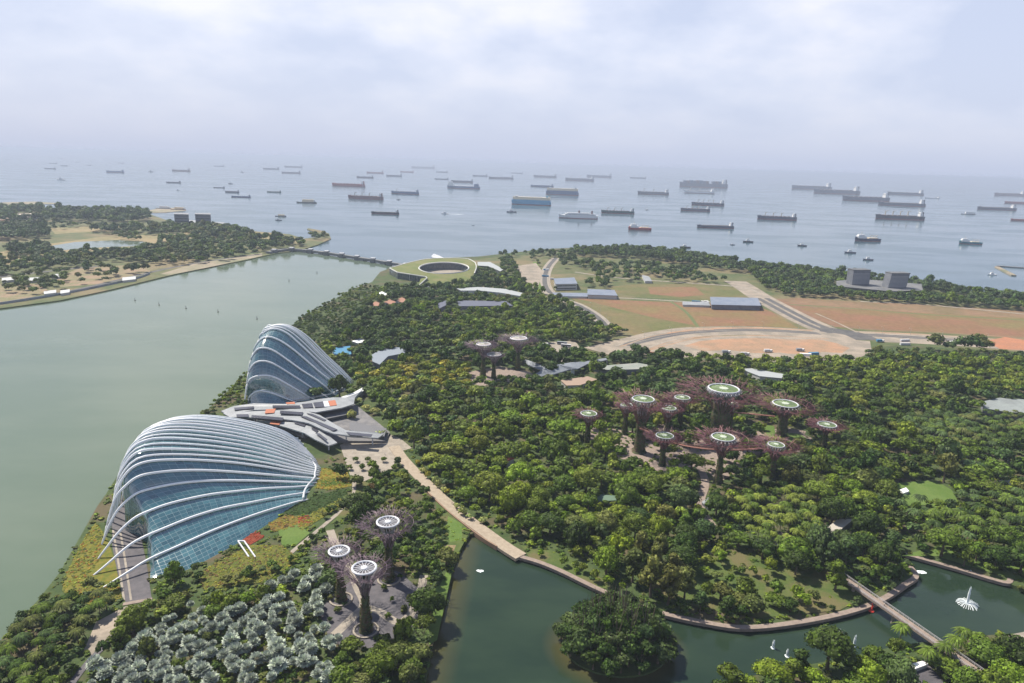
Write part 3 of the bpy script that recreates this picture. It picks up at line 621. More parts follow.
    for i in range(ns):
        a = 2 * math.pi * i / ns; st.tube([(rn * .95 * math.cos(a), rn * .95 * math.sin(a), h * 0.7), (rd * 0.6 * math.cos(a + .1), rd * 0.6 * math.sin(a + .1), h * 0.87), (rd * 0.97 * math.cos(a + .2), rd * 0.97 * math.sin(a + .2), h - 0.3)], 0.16, 3, False)
        st.tube([(rn * .95 * math.cos(a), rn * .95 * math.sin(a), h * 0.7), (rd * 0.6 * math.cos(a - .1), rd * 0.6 * math.sin(a - .1), h * 0.87), (rd * 0.97 * math.cos(a - .2), rd * 0.97 * math.sin(a - .2), h - 0.3)], 0.16, 3, False)
    st.build('inner_strut_frame', GRAYST if kind == 'near' else mat('struts', (0.42, 0.40, 0.42), 0.6), root)
    ring = MB(); ring.tube([(rd * math.cos(a), rd * math.sin(a), h) for a in np.linspace(0, 2 * math.pi, 41)], 0.5 if kind == 'near' else rd * 0.05, 6, False); rim_ = ring.build('rim', WHITE, root)
    if kind == 'near':
        MB().lathe([(rd * .96, h - 0.35), (rd * .6, h - 0.32), (0.2, h - 0.3)], 40).build('disc', mat('disc_mesh', (0.13, 0.12, 0.13), 0.8), root)
        sk = MB()
        for i in range(16):
            a = 2 * math.pi * i / 16; sk.tube([(rd * .25 * math.cos(a), rd * .25 * math.sin(a), h - 0.05), (rd * math.cos(a), rd * math.sin(a), h)], 0.13, 4)
        sk.build('spokes', WHITE, rim_)
        MB().lathe([(rd * .28, h - 0.2), (rd * .28, h + 0.3), (rd * .2, h + 0.5), (0.05, h + 0.6)], 20).build('hub', WHITE, rim_)
    else:
        MB().lathe([(rd * .97, h - 0.45), (rd * .6, h - 0.1), (0.1, h + 0.2)], 36).build('planted_disc', DISCG if kind != 'mauve' else mat('far_disc', (0.42, 0.37, 0.37), 0.8), root)
        sk = MB()
        for i in range(12):
            a = 2 * math.pi * i / 12; sk.tube([(rd * .1 * math.cos(a), rd * .1 * math.sin(a), h + 0.32), (rd * .8 * math.cos(a), rd * .8 * math.sin(a), h + 0.12)], 0.12, 3)
        sk.build('spokes', mat('soft_white', (0.40, 0.45, 0.36), 0.6), rim_)
        if kind != 'mauve': MB().lathe([(rd * .30, h + .05), (rd * .30, h + 0.35), (rd * .2, h + 0.4), (0.05, h + 0.5)], 16).build('hub', mat('soft_white', (0.40, 0.45, 0.36), 0.6), rim_)
        bl = MB(); nb2 = 22
        for i in range(nb2):       # scalloped brackets round the rim
            a = 2 * math.pi * i / nb2
            bl.tube([(rd * 1.0 * math.cos(a), rd * 1.0 * math.sin(a), h - .1), (rd * 1.22 * math.cos(a), rd * 1.22 * math.sin(a), h - 1.2), (rd * 1.0 * math.cos(a + .14), rd * 1.0 * math.sin(a + .14), h - 2.6)], 0.22, 3)
        bl.build('rim_bracket_ring', mat('bracket_steel', (0.42, 0.40, 0.40), 0.6), rim_)
    if kind == 'giant':
        MB().lathe([(rd * .86, h - 4.2), (rd * 1.02, h - 3.6), (rd * 1.04, h - 1.2), (rd * .99, h - 0.5)], 36).build('restaurant_deck', mat('deck_glass', (0.10, 0.13, 0.12), 0.3, (0.3, 0.32, 0.3), 1.0), root)
        sc_ = MB()
        for i in range(22):
            a = 2 * math.pi * i / 22; sc_.tube([(rd * 1.06 * math.cos(a + u * .14), rd * 1.06 * math.sin(a + u * .14), h - 0.2 - 2.2 * math.sin(math.pi * (u + 1) / 2)) for u in (-1, -.5, 0, .5, 1)], 0.3, 4)
        sc_.build('scalloped_edge', WHITE, rim_)
    if kind == 'near':
        rr = r0 * 1.35 + 2.2
        rg = MB(); rg.lathe([(rr, 0), (rr, 0.7), (rr - 0.8, 0.7), (rr - 0.8, 0.05)], 36); rg.build('planter_ring', CONC, root)
    return b, h, rd
GN = 'three tall steel supertrees beside the lake'; GG = 'supertrees of the big grove'; GS = 'three far supertrees by the swooping roofs'
supertree(364.6, 567.8, 366, 630.5, 13, 27, 'frontmost mauve supertree with white wheel disc and dark trunk ringed by pale kerb', GN, 'near')
supertree(338.4, 551, 341, 600, 11, 26, 'left one of the three near mauve supertrees, nearest the glass dome', GN, 'near')
supertree(387.3, 521.8, 389, 580, 12, 31, 'rearmost and tallest looking of the three near mauve supertrees, closest to the boardwalk', GN, 'near')
grove = [(588.4,413.3,587,443.5,9.7,15.5,'small crimson supertree at the far left of the grove',''),(624.5,404.5,624.5,434,7,12,'small supertree just left of the fat crimson supertree',''),
 (642.6,398.7,639,452,13,29,'fat ivy clad crimson supertree at the left of the grove','big'),(665.5,407.5,666,440,8.5,16,'small supertree tucked right of the fat crimson supertree',''),
 (681.6,397.2,679.5,427,9,18,'slim crimson supertree behind, left of the giant supertree',''),(718.8,387.8,718,440,18,40,'giant supertree carrying a round green rooftop restaurant at the back of the grove','giant'),
 (732,403,729,432,6.5,13,'small partly hidden supertree before the giant supertree',''),(784.7,403.4,781,436,14.5,31,'broad crimson supertree at the right of the grove with wide green disc','big'),
 (825,424,823.7,447,10.5,18,'lone short crimson supertree at the far right of the grove',''),(664,435.3,662,465.5,10.5,19,'front left crimson supertree above the pink paved path',''),
 (722.6,436.8,718,483,13.5,28,'frontmost supertree of the grove on a flaring pale green neck',''),(774,444,771.5,479,9.5,24,'front right crimson supertree at the end of the skywalk','')]
GT = {}
for x, y, bx, by, rd, rc, lb, k in grove: GT[lb] = supertree(x, y, bx, by, rd, rc, lb, GG, k or 'grove')
for x, y, bx, by, rd, rc, lb in [(483.4,344,483,376,8.5,17,'left one of the three far supertrees behind the gardens'),(494.5,354.3,493.6,378,8.5,12,'front one of the three far supertrees, shorter, pale disc'),(518,338,517.7,370,10,20,'right and tallest of the three far supertrees')]:
    supertree(x, y, bx, by, rd, rc, lb, GS, 'mauve')
# skywalk
sw = empty('skywalk', (0, 0, 0)); tag(sw, 'long curved russet aerial walkway hung between the grove supertrees', 'aerial walkway')
pl = smooth([P(a, b, 22) for a, b in [(640, 428), (654, 434), (677, 443.5), (706, 448.5), (736, 449.5), (762, 448)]], 8)
Lp, Rp = strip_pts(pl, 1.9); n = len(pl)
MB().add([(*p, 22) for p in Lp] + [(*p, 22) for p in Rp] + [(*p, 21.5) for p in Lp] + [(*p, 21.5) for p in Rp],
  [(i, i + n, i + n + 1, i + 1) for i in range(n - 1)] + [(i + 2 * n, i, i + 1, i + 1 + 2 * n) for i in range(n - 1)] + [(i + n, i + 3 * n, i + 3 * n + 1, i + n + 1) for i in range(n - 1)] + [(i + 3 * n, i + 2 * n, i + 1 + 2 * n, i + 1 + 3 * n) for i in range(n - 1)]).build('deck', mat('russet_deck', (0.21, 0.10, 0.075), 0.7), sw)
for sd in (Lp, Rp): MB().tube([(*p, 23.1) for p in sd], 0.12, 4).build('handrail', mat('russet_deck', (0.33, 0.14, 0.08)), sw)
sw2 = empty('skywalk', (0, 0, 0)); tag(sw2, 'short straight aerial walkway leading from the giant supertree to its right neighbour', 'aerial walkway')
pl = [P(735, 412, 20), P(775, 416, 20)]; Lp, Rp = strip_pts(pl, 2.2)
MB().prism([tuple(Lp[0]), tuple(Lp[1]), tuple(Rp[1]), tuple(Rp[0])], 19.5, 20).build('deck', MATS['russet_deck'], sw2)

# ------------------------------------------------------------------ barrage, bridge, buildings
ROOFGREEN = mat('grass_roof', (0.13, 0.16, 0.045), 0.95, (0.19, 0.185, 0.075), 0.04)
GLASSW = mat('window_glass', (0.05, 0.07, 0.08), 0.2, (0.12, 0.14, 0.15), 0.3, spec=0.6)
mbz = lambda u, v: (360 + u / 6.4, 240 + v / 6.4)
br = empty('grass_roofed_building', (0, 0, 0)); tag(br, 'ring shaped building with sloping green grass roof at the end of the barrage', 'building')
out = [(140,190,13),(200,178,13),(290,150,14),(400,125,15),(470,118,15),(540,116,15),(620,116,15),(690,120,15),(735,140,14),(748,172,12),(735,205,10),(725,240,7),(712,275,4),(700,300,2.3),(640,298,2.3),(560,300,2.3),(460,300,2.3),(340,296,2.3),(370,282,4),(430,265,7),(430,236,11),(300,216,13),(200,200,13)]
cc = (537, 180); O = []; I = []
for a in np.linspace(0, 2 * math.pi, 72, endpoint=False):
    ca, sa = math.cos(a), math.sin(a); I.append((cc[0] + 160 * ca, cc[1] + 36 * sa, 15 - 4.5 * max(0, sa) - 1.5 * max(0, ca)))
    best = None
    for i in range(len(out)):
        p, q = out[i], out[(i + 1) % len(out)]; ex, ey = q[0] - p[0], q[1] - p[1]; dn = ca * ey * 1 - sa * ex
        if abs(dn) < 1e-9: continue
        t = ((p[0] - cc[0]) * ey - (p[1] - cc[1]) * ex) / dn; s_ = ((p[0] - cc[0]) * sa - (p[1] - cc[1]) * ca) / dn
        if t > 0 and -1e-6 <= s_ <= 1 + 1e-6 and (best is None or t > best[0]): best = (t, p[2] + (q[2] - p[2]) * s_)
    O.append((cc[0] + best[0] * ca, cc[1] + best[0] * sa, best[1]))
Ow = [P(*mbz(u, v), z) for u, v, z in O]; Iw = [P(*mbz(u, v), z) for u, v, z in I]; n = 72
NOTREE.append([tuple(p[:2]) for p in Ow])
vs = []; fs = []
K_ = 6
for j in range(K_ + 1):
    t = j / K_
    for i in range(n): vs.append(Ow[i] * (1 - t) + Iw[i] * t)
for j in range(K_):
    for i in range(n): fs.append((j * n + i, j * n + (i + 1) % n, (j + 1) * n + (i + 1) % n, (j + 1) * n + i))
MB().add(vs, fs).build('grass_roof', ROOFGREEN, br)
def skirt(ring, zb, inset=0.0, c=None):
    vs = [tuple(p) for p in ring] + [(p[0], p[1], zb) for p in ring]; n = len(ring); return vs, [(i + n, (i + 1) % n + n, (i + 1) % n, i) for i in range(n)]
MB().add(*skirt([p - np.array([0, 0, 1.2]) for p in Ow], 1.5)).build('facade', GLASSW, br); MB().add(*skirt([p - np.array([0, 0, 1.2]) for p in Iw], 1.5)).build('courtyard_wall', GLASSW, br)
for nm, rg, r_ in (('roof_edge', Ow, 1.0), ('courtyard_rim', Iw, 1.3)):
    e = MB(); e.tube([*rg, rg[0]], r_, 5, False); e.build(nm, mat('roof_trim', (0.5, 0.5, 0.48), 0.6), br)
sheet('courtyard', None, LAND + 0.3, CONC, False, world=[tuple(p[:2]) for p in Iw])
for i in range(26, 46):
    p = Ow[i]
    if p[2] > 4: MB().tube([(p[0], p[1] - 0.6, 2), (p[0], p[1] - .6, p[2] - 1)], 0.4, 4).build('facade_column', GRAYST, br)
sa = empty('sail_roof', P(437, 258, 15.0)); tag(sa, 'white tent like sail standing on the back of the green grass roof', 'sail roof')
MB().add([(-11, 0, 3.5), (-7, 4, 7.5), (3, 3, 5), (14, 0, 0.3), (4, -3, 0.8), (-8, -3, 1.2), (-11, 0, 2.6), (14, 0, 0.0)], [(0, 5, 4, 1), (1, 4, 3, 2), (0, 6, 5), (5, 6, 7, 4), (4, 7, 3), (6, 0, 1, 2), (6, 2, 3, 7)]).build('membrane', mat('white_membrane', (0.85, 0.85, 0.86), 0.6), sa)
MB().tube([(-9, 0, -2), (-9, 0, 3.5)], 0.5, 6).build('mast', GRAYST, sa)
# curved roofs and dark pool hall beyond the garden
def roofblock(label, pp, z, wall_m, roof_m, name='pavilion', over=1.04, cat='building', parts=True, windows=0, base=LAND):
    pw = [P(a, b, z) for a, b in pp]; pw = [tuple(p[:2]) for p in pw]; c = np.mean(pw, axis=0); LOWZ.append(pw)
    root = empty(name, (c[0], c[1], base)); tag(root, label, cat); lw = [(x - c[0], y - c[1]) for x, y in pw]
    NOTREE.append([((x) * 1.1 + c[0], (y) * 1.1 + c[1]) for x, y in lw])
    MB().prism(lw, 0, z - base - 0.5).build('wall', wall_m, root)
    MB().prism([(x * over, y * over) for x, y in lw], z - base - 0.497, z - base).build('roof', roof_m, root)
    if windows:
        n = len(lw)
        for i in range(n):
            a, b = np.array(lw[i]), np.array(lw[(i + 1) % n]); d = b - a; ln = np.linalg.norm(d)
            if ln < 6: continue
            d /= ln; nn = np.array([d[1], -d[0]]); 
            if nn @ ((a + b) / 2) < 0: nn = -nn
            for fl in range(windows):
                zz = (z - base - 1) * (fl + 0.3) / windows; hh = (z - base) * 0.4 / windows
                q0 = a + d * ln * .05 + nn * 0.12; q1 = a + d * ln * .95 + nn * .12
                MB().prism([tuple(q0), tuple(q1), tuple(q1 - nn * .3), tuple(q0 - nn * .3)], zz, zz + hh).build('window', GLASSW, root)
    return root
BLUEG = mat('blue_grey_roof', (0.17, 0.205, 0.27), 0.5, (0.22, 0.25, 0.31), 0.1); PALE = mat('pale_wall', (0.45, 0.45, 0.44), 0.8); GREYW = mat('grey_wall', (0.15, 0.16, 0.19), 0.8, (0.20, 0.21, 0.23), 0.2)
roofblock('long low building with blue grey roof between the brown field and the road', [(711, 297), (757, 298), (760, 305.5), (712, 304.5)], 9, GREYW, BLUEG)
roofblock('small grey shed with flat roof left of the long blue grey building', [(683, 301.5), (708, 302), (710, 305.5), (683, 304.5)], 5, PALE, ROOFG)
roofblock('blue roofed low building at the near edge of the upper field', [(588, 289), (614, 290), (617, 295.5), (588, 294.5)], 8, PALE, BLUEG)
roofblock('thin pale roofed shed left of the blue roofed low building', [(553, 292.5), (587, 293), (587, 296.5), (556, 296)], 5, PALE, BLUEG)
roofblock('two storey pale building with grey roof beside the boulevard', [(554, 278.5), (574, 277.5), (577, 283.5), (556, 284)], 12, PALE, BLUEG, windows=2)
roofblock('small light blue sided hut in the trees above the field', [(642, 275), (649, 276.5), (652, 281), (645, 281)], 6, PALE, ROOFG)
# right pumping hall: slanted blocks on a podium
pod = roofblock('wide grey podium building with two slanted blocks beside the coast', [(838, 281), (860, 279), (920, 284), (921, 290), (890, 291), (838, 286)], 13, GREYW, mat('podium_roof', (0.13, 0.135, 0.145), .8, (0.19, 0.19, 0.19), .05), windows=2); LOWZ.pop()
for lb, x0, x1, yb, zt in (('left slanted grey block standing on the coast podium building', 852, 869, 285, 36), ('right slanted dark grey block standing on the coast podium building', 888, 906, 288, 35)):
    A, B = P(x0, yb, 13), P(x1, yb, 13); r_ = empty('slanted_block', (A[0], A[1], 13)); tag(r_, lb, 'building block')
    wd = np.linalg.norm((B - A)[:2]); r_.rotation_euler[2] = math.atan2(B[1] - A[1], B[0] - A[0])
    MB().box(0, wd, 0, 16, 0.01, zt - 11, 3 if x0 > 870 else -1).build('wall', GREYW, r_); MB().box(-.4 + (3 if x0 > 870 else -1), wd + .4 + (3 if x0 > 870 else -1), -.4, 16.4, zt - 10.99, zt - 10).build('roof', mat('podium_roof', (0.2, .21, .22)), r_)
    lv = MB()
    for k in range(9): lv.box(1 + (3 if x0 > 870 else -1) * k / 11, wd - 1 + (3 if x0 > 870 else -1) * k / 11, -0.25, -0.05, 2 + k * 2.1, 3.0 + k * 2.1)
    lv.build('louvres', mat('louvre', (0.28, 0.29, 0.32), 0.6), r_)
for lb, x0, x1, yb, z in (('left grey block of the twin buildings on the eastern shore', 174, 188, 222, 38), ('right grey block of the twin buildings on the eastern shore', 195, 210, 223.5, 38)):
    roofblock(lb, [(x0, 222 - 9), (x1, 222 - 9), (x1 + .5, 213.6 + .8), (x0, 214)], z, GREYW, mat('slate_roof', (0.2, 0.21, 0.23)), windows=5, name='office_block', base=1.6)
roofblock('low long grey building joining the twin blocks on the eastern shore', [(184, 219.5), (224, 222.5), (224.5, 225), (184, 222.5)], 12, PALE, ROOFG, base=1.6, windows=1)
roofblock('bright sand coloured roof in trees at far left shore', [(14, 214), (45, 213), (46, 216), (10, 218)], 9, PALE, mat('sand_roof', (0.5, 0.42, 0.36)), base=1.6)
for i, (x, y, wd, lb) in enumerate([(35, 278, 20, 'long white roofed shed among trees on the eastern shore'), (57, 274.5, 11, 'short white roofed shed right of the long white shed'), (129, 277.5, 13, 'white roofed hut close to the eastern bank hoarding'), (50, 291, 12, 'slanting white tarpaulin roof near the bank hoarding at left'), (65, 290.5, 9, 'small white tarpaulin roof beside the bank hoarding'), (8, 278, 12, 'white roofed shed at the left frame edge')]):
    roofblock(lb, [(x - wd / 2, y), (x + wd / 2, y - 1.2), (x + wd / 2, y + 1.5), (x - wd / 2, y + 3)], 5, PALE, mat('white_roof', (0.42, 0.43, 0.44), 0.6), base=1.6, name='shed')
# hoarding along the east bank
hd = empty('hoarding', (0, 0, 0)); tag(hd, 'long blue grey hoarding fence along the eastern bank of the bay', 'fence')
pl = smooth([P(a, b, 1.6) for a, b in [(-60, 311), (0, 304.5), (60, 295), (110, 285), (140, 278), (150, 274)]], 6)
fs_ = MB()
for i in range(len(pl) - 1):
    d = (pl[i + 1] - pl[i])[:2]; nn = np.array([-d[1], d[0]]) / np.linalg.norm(d) * .2
    fs_.prism([tuple(pl[i][:2] - nn), tuple(pl[i + 1][:2] - nn), tuple(pl[i + 1][:2] + nn), tuple(pl[i][:2] + nn)], 1.6, 4.6)
fs_.build('panel_run', mat('hoarding_paint', (0.30, 0.33, 0.38), 0.7, (0.22, 0.25, 0.28), 0.08), hd)
# garden buildings
roofblock('blue roofed hut beyond the taller dome', [(332, 348), (350, 346), (351, 354), (334, 355)], 6, PALE, mat('blue_roof', (0.06, 0.20, 0.34), 0.5), name='hut')
roofblock('white tent roof in the trees beyond the taller dome', [(352, 341), (360, 338.5), (367, 341), (358, 343)], 7, PALE, mat('tent_white', (0.8, 0.8, 0.8)), name='tent')
roofblock('curved grey roof half hidden by trees right of the blue hut', [(372, 355), (380, 350), (395, 347.5), (406, 348), (404, 353), (388, 356), (380, 364), (373, 361)], 9, GREYW, mat('pale_blue_roof', (0.20, 0.23, 0.27)), name='pavilion')
roofblock('dark slate roofed hall among trees below the grass roofed building', [(458, 300.5), (505, 301), (512, 305.5), (460, 306)], 8, GREYW, mat('slate_blue', (0.10, 0.11, 0.15)), name='hall')
roofblock('dark angled roof left of the slate roofed hall', [(436, 304), (446, 300.5), (449, 303.5), (440, 308)], 8, GREYW, mat('slate_blue', (0.10, 0.11, 0.15)), name='pavilion')
roofblock('long white curved canopy roof below the grass roofed building', [(458, 288.5), (480, 287), (505, 289), (522, 293), (520, 296), (500, 292.5), (480, 290.5), (462, 290.5)], 9, PALE, mat('canopy_white', (0.32, 0.34, 0.35)), name='canopy_pavilion')
roofblock('dark glazed curved gallery right of the grass roofed building', [(478, 262), (490, 262), (503, 269), (500, 271), (488, 266), (478, 265.5)], 9, GLASSW, mat('canopy_white', (0.32, 0.34, 0.35)), name='pavilion')
zs = lambda u, v: (450 + u / 5.39, 320 + v / 5.39)
SLOOP = mat('seam_roof', (0.17, 0.19, 0.22), 0.5, (0.24, 0.26, 0.29), 0.15)
for lb, o_, z_ in (('swooping dark grey leaf shaped roof in front of the far car park', [(460,290),(510,262),(580,240),(650,228),(735,222),(735,240),(690,262),(640,268),(560,292),(480,306)], [5,9,10,10,8,8,9,7,6,5]), ('narrow grey roof wing running left toward the far supertrees', [(395,210),(420,216),(520,252),(520,264),(490,268),(420,240)], [6,8,9,9,8,6]), ('thin grey roof wing tapering right behind the swooping roof', [(735,222),(840,204),(848,214),(735,238)], [8,7,7,8])):
    canopy(lb, o_, z_, [], [o_[2], o_[-2]], 'canopy_roof', zs, SLOOP)['group'] = 'swooping roofs by the far supertrees'
roofblock('long flat green grey roof right of the swooping roofs', [zs(775, 250), zs(1010, 232), zs(1060, 240), zs(1060, 262), zs(950, 266), zs(850, 268)], 7, GREYW, mat('greengrey_roof', (0.24, 0.27, 0.24), 0.8, (0.3, 0.31, 0.28), 0.1), name='pavilion')
roofblock('flat brown roof in front of the swooping grey roofs', [zs(600, 325), zs(740, 304), zs(790, 320), zs(700, 350), zs(630, 352)], 6, PALE, mat('brown_roof', (0.30, 0.22, 0.17), 0.9), name='pavilion')
roofblock('white walled box room beside the swooping roofs', [zs(652, 240), zs(672, 240), zs(672, 262), zs(654, 264)], 8, WHITE, WHITE, name='kiosk')
roofblock('large pale grey flat roof at the right frame edge above the palm grove', [(982, 402), (1000, 398), (1060, 402), (1060, 416), (1010, 412), (985, 408)], 8, GREYW, mat('big_pale_roof', (0.28, 0.31, 0.30), 0.7, (0.22, 0.24, 0.24), .1), name='hall')
roofblock('thin white roof strip in trees behind the giant supertree', [(742, 369), (752, 368.5), (783, 374), (781, 378), (760, 376)], 7, PALE, mat('canopy_white', (0.32, 0.34, 0.35)), name='pavilion')
roofblock('white flat deck roof among trees above the lake footbridge', [(822, 532), (838, 519), (853, 519), (840, 530), (826, 535)], 6, GREYW, mat('beige_roof', (0.42, 0.38, 0.33)), name='pavilion')
roofblock('green metal roofed pavilion behind the round dark trees', [(597, 498), (601, 494.5), (619, 496), (620, 500), (600, 501)], 5, GREYW, mat('green_roof', (0.11, 0.17, 0.12)), name='pavilion')
roofblock('dark thatched hut below the palm garden', [(772, 534), (780, 531), (789, 538), (781, 544)], 5, GREYW, mat('thatch', (0.08, 0.06, 0.06)), name='hut')
roofblock('russet roofed hut in the trees right of the boardwalk', [(474, 464), (482, 461), (486, 466), (478, 470)], 6, PALE, mat('russet_roof', (0.42, 0.2, 0.14)), name='hut')
roofblock('red roofed hut in the trees, right of the russet roofed hut', [(504, 457), (511, 454.5), (514, 458), (507, 461)], 7, PALE, mat('red_roof', (0.45, 0.13, 0.09)), name='hut')
roofblock('small grey roof beside the path before the grove', [(702, 502), (709, 497), (716, 503), (708, 507)], 4, GREYW, ROOFG, name='hut')
roofblock('white parasol roof left of the terraced lawn at right', [(899, 490), (906, 487.5), (909, 491), (903, 493)], 4, PALE, mat('tent_white', (0.8, 0.8, 0.8)), name='hut')
roofblock('white parasol roof by the dark grove at the right edge', [(1000, 480), (1009, 478.5), (1013, 483), (1004, 484.5)], 4, PALE, mat('tent_white', (0.8, 0.8, 0.8)), name='hut')
roofblock('pale arched shelter roof beside the lake car park', [(908, 665), (922, 661), (928, 664), (914, 669)], 4, PALE, mat('tent_white', (0.8, 0.8, 0.8)), name='shelter')
for k, (x, y) in enumerate([(382, 294), (390, 302), (402, 300), (376, 304)]):
    roofblock(['pale playground roof at the bay side of the garden', 'terracotta playground roof nearest the grove of trees', 'terracotta playground roof on the right', 'terracotta playground roof on the left'][k], [(x - 6, y), (x, y - 2.6), (x + 6, y), (x, y + 2.4)], 6, PALE, mat('tent_white', (0.8, 0.8, 0.8)) if k == 0 else mat('terracotta', (0.42, 0.19, 0.13), .9, (.3, .2, .15), .3), name='hut')
roofblock('white curved deck beside the garden spiral at the taller dome right foot', [zq(600, 395), zq(650, 378), zq(700, 350), zq(704, 364), zq(655, 395), zq(610, 408)], 7, GREYW, mat('deck_white', (0.55, 0.56, 0.56)), name='deck')
# barrage: gates between piers
ba = empty('barrage', (0, 0, 0)); tag(ba, 'long low dam with white topped piers closing the bay mouth', 'barrage')
pl = smooth([P(a, b, 6) for a, b in [(268, 251.5), (290, 248.6), (320, 251.2), (360, 257.2), (400, 263.6), (412, 266)]], 8)
PIER = mat('pier_concrete', (0.16, 0.165, 0.17), 0.9)
for i in range(len(pl) - 1):
    d = (pl[i + 1] - pl[i])[:2]; nn = np.array([-d[1], d[0]]) / np.linalg.norm(d) * 5
    MB().prism([tuple(pl[i][:2] - nn), tuple(pl[i + 1][:2] - nn), tuple(pl[i + 1][:2] + nn), tuple(pl[i][:2] + nn)], -0.5, 6.0).build('gate', PIER, ba) if i % 4 == 0 else MB().prism([tuple(pl[i][:2] - nn * .7), tuple(pl[i + 1][:2] - nn * .7), tuple(pl[i + 1][:2] + nn * .7), tuple(pl[i][:2] + nn * .7)], 1.4, 6.0).build('deck', PIER, ba)
dd_ = np.r_[0, np.cumsum([np.linalg.norm(pl[i + 1] - pl[i]) for i in range(len(pl) - 1)])]
for s_ in np.linspace(20, dd_[-1] - 20, 9):
    c = np.array([np.interp(s_, dd_, [p[k] for p in pl]) for k in range(3)])
    MB().box(c[0] - 4, c[0] + 4, c[1] - 9, c[1] + 9, -.5, 7.5).build('pier', PIER, ba)
    MB().box(c[0] - 4.5, c[0] + 4.5, c[1] - 5, c[1] + 5, 7.503, 8.8).build('pier_cap', mat('cap_white', (0.42, 0.43, 0.45)), ba)
# footbridge over the lake
fb = empty('footbridge', (0, 0, 0)); tag(fb, 'long straight pinkish footbridge with railings crossing the lake', 'footbridge')
A = P(844, 578, 5.5); B = P(975, 669, 5.5); d = (B - A)[:2]; d /= np.linalg.norm(d); nn = np.array([-d[1], d[0]])
A2, B2 = A[:2] - d * 4, B[:2] + d * 6
MB().prism([tuple(A2 + nn * 1.9), tuple(B2 + nn * 1.9), tuple(B2 - nn * 1.9), tuple(A2 - nn * 1.9)], 4.8, 5.5).build('deck', PINK, fb)
for sd in (1.9, -1.9):
    rl = MB(); Ln = np.linalg.norm(B2 - A2)
    rl.tube([(*(A2 + nn * sd), 6.6), (*(B2 + nn * sd), 6.6)], 0.12, 4); rl.tube([(*(A2 + nn * sd), 6.1), (*(B2 + nn * sd), 6.1)], 0.07, 4)
    for s_ in np.arange(0, Ln, 2.5): q = A2 + nn * sd + d * s_; rl.tube([(*q, 5.5), (*q, 6.6)], 0.08, 4)
    rl.build('railing', mat('rail_grey', (0.36, 0.35, 0.36), 0.5), fb)
for s_ in (10, 32, 54, 72):
    q = A2 + d * s_; MB().tube([(*q, -0.5), (*q, 4.8)], 0.7, 8).build('pier', CONC, fb)
LOWZ.append([tuple(A2 + nn * 3.5), tuple(B2 + nn * 3.5), tuple(B2 - nn * 3.5), tuple(A2 - nn * 3.5)]); NOTREE.append([tuple(A2 + nn * 3.5), tuple(B2 + nn * 3.5), tuple(B2 - nn * 3.5), tuple(A2 - nn * 3.5)])
# breakwater and jetty at right
for pp, lb in (([(997, 266.5), (1014, 275)], 'short pale jetty arm sticking out from the right coast'), ([(997, 265.5), (1040, 268.5), (1100, 273)], 'long dark breakwater reaching in from the right frame edge')):
    o = strip('breakwater', pp, 9, 2.2, SANDM if 'pale' in lb else PIER, clear=False, kind=None, thick=3, k=3); tag(o, lb, 'breakwater')

# ------------------------------------------------------------------ fountains, sculpture, buoys
SPRAY = mat('water_spray', (0.75, 0.8, 0.82), 0.5, spec=0.2)
def fountain(x, y, h, wide, label):
    b = P(x, y, 0.1); r_ = empty('fountain', b); tag(r_, label, 'fountain', 'fountains in the lake')
    m_ = MB()
    for i in range(14): a = i * 2.4; m_.tube([(0.15 * math.cos(a), 0.15 * math.sin(a), 0), (0.25 * math.cos(a) , .25 * math.sin(a), h * .6), (0.3 * math.cos(a + 1), .3 * math.sin(a + 1), h * random.uniform(.75, 1))], [.42, .26, .05], 5, False)
    m_.build('jet', SPRAY, r_)
    if wide:
        m_ = MB()
        for i in range(34):
            a = i * 2 * math.pi / 34 + random.uniform(-.05, .05); R_ = wide * random.uniform(.8, 1.0)
            m_.tube([(R_ * t * math.cos(a), R_ * t * math.sin(a), h * .1 * 4 * t * (1 - t) + .05) for t in (0, .25, .5, .75, 1)], [.05, .07, .09, .12, .16], 4, False)
        m_.build('spray_arc', SPRAY, r_)
    fo = MB(); fo.lathe([(.9, 0), (.55, .25), (.2, .35)], 14, wob=.5, capt=True)
    for i in range(26): a = random.uniform(0, 6.28); q = random.uniform(0, .5 + wide * .25); s_ = .2; fo.v += []
    fo.build('foam', SPRAY, r_)
fountain(967, 604, 9.5, 5.2, 'large star shaped fountain spraying in the right arm of the lake')
for x, y, h, lb in ((839, 637, 4.2, 'rear fountain jet of the three left of the footbridge'), (842, 648, 5.2, 'left front fountain jet of the three left of the footbridge'), (854, 646, 5.5, 'right fountain jet of the three left of the footbridge'), (773, 648, 4.2, 'fountain jet above the bright round tree at the lower edge'), (787, 656, 3.6, 'small fountain jet right of the jet by the round tree'), (970, 574, 2.2, 'small white jet near the far bank of the right arm')):
    fountain(x, y, h, 0, lb)
def froth(x, y, r, label):
    b = P(x, y, .12); r_ = MB()
    vs = [(0, 0, .25)]; n = 18
    for k, q in enumerate((.5, 1.0)):
        for i in range(n): a = 2 * math.pi * i / n; rr = r * q * (1 + .25 * random.uniform(-1, 1)); vs.append((rr * math.cos(a), rr * .7 * math.sin(a), .22 - .2 * q))
    fs = [(0, 1 + i, 1 + (i + 1) % n) for i in range(n)] + [(1 + i, 1 + n + i, 1 + n + (i + 1) % n, 1 + (i + 1) % n) for i in range(n)]
    o = r_.add(vs, fs).build('aerator_froth', SPRAY); o.location = tuple(b); tag(o, label, 'fountain')
froth(480, 571, 1.7, 'patch of white froth from an aerator in the near lake'); froth(921, 572, 2.4, 'white frothing aerator at the tip of the lake path')
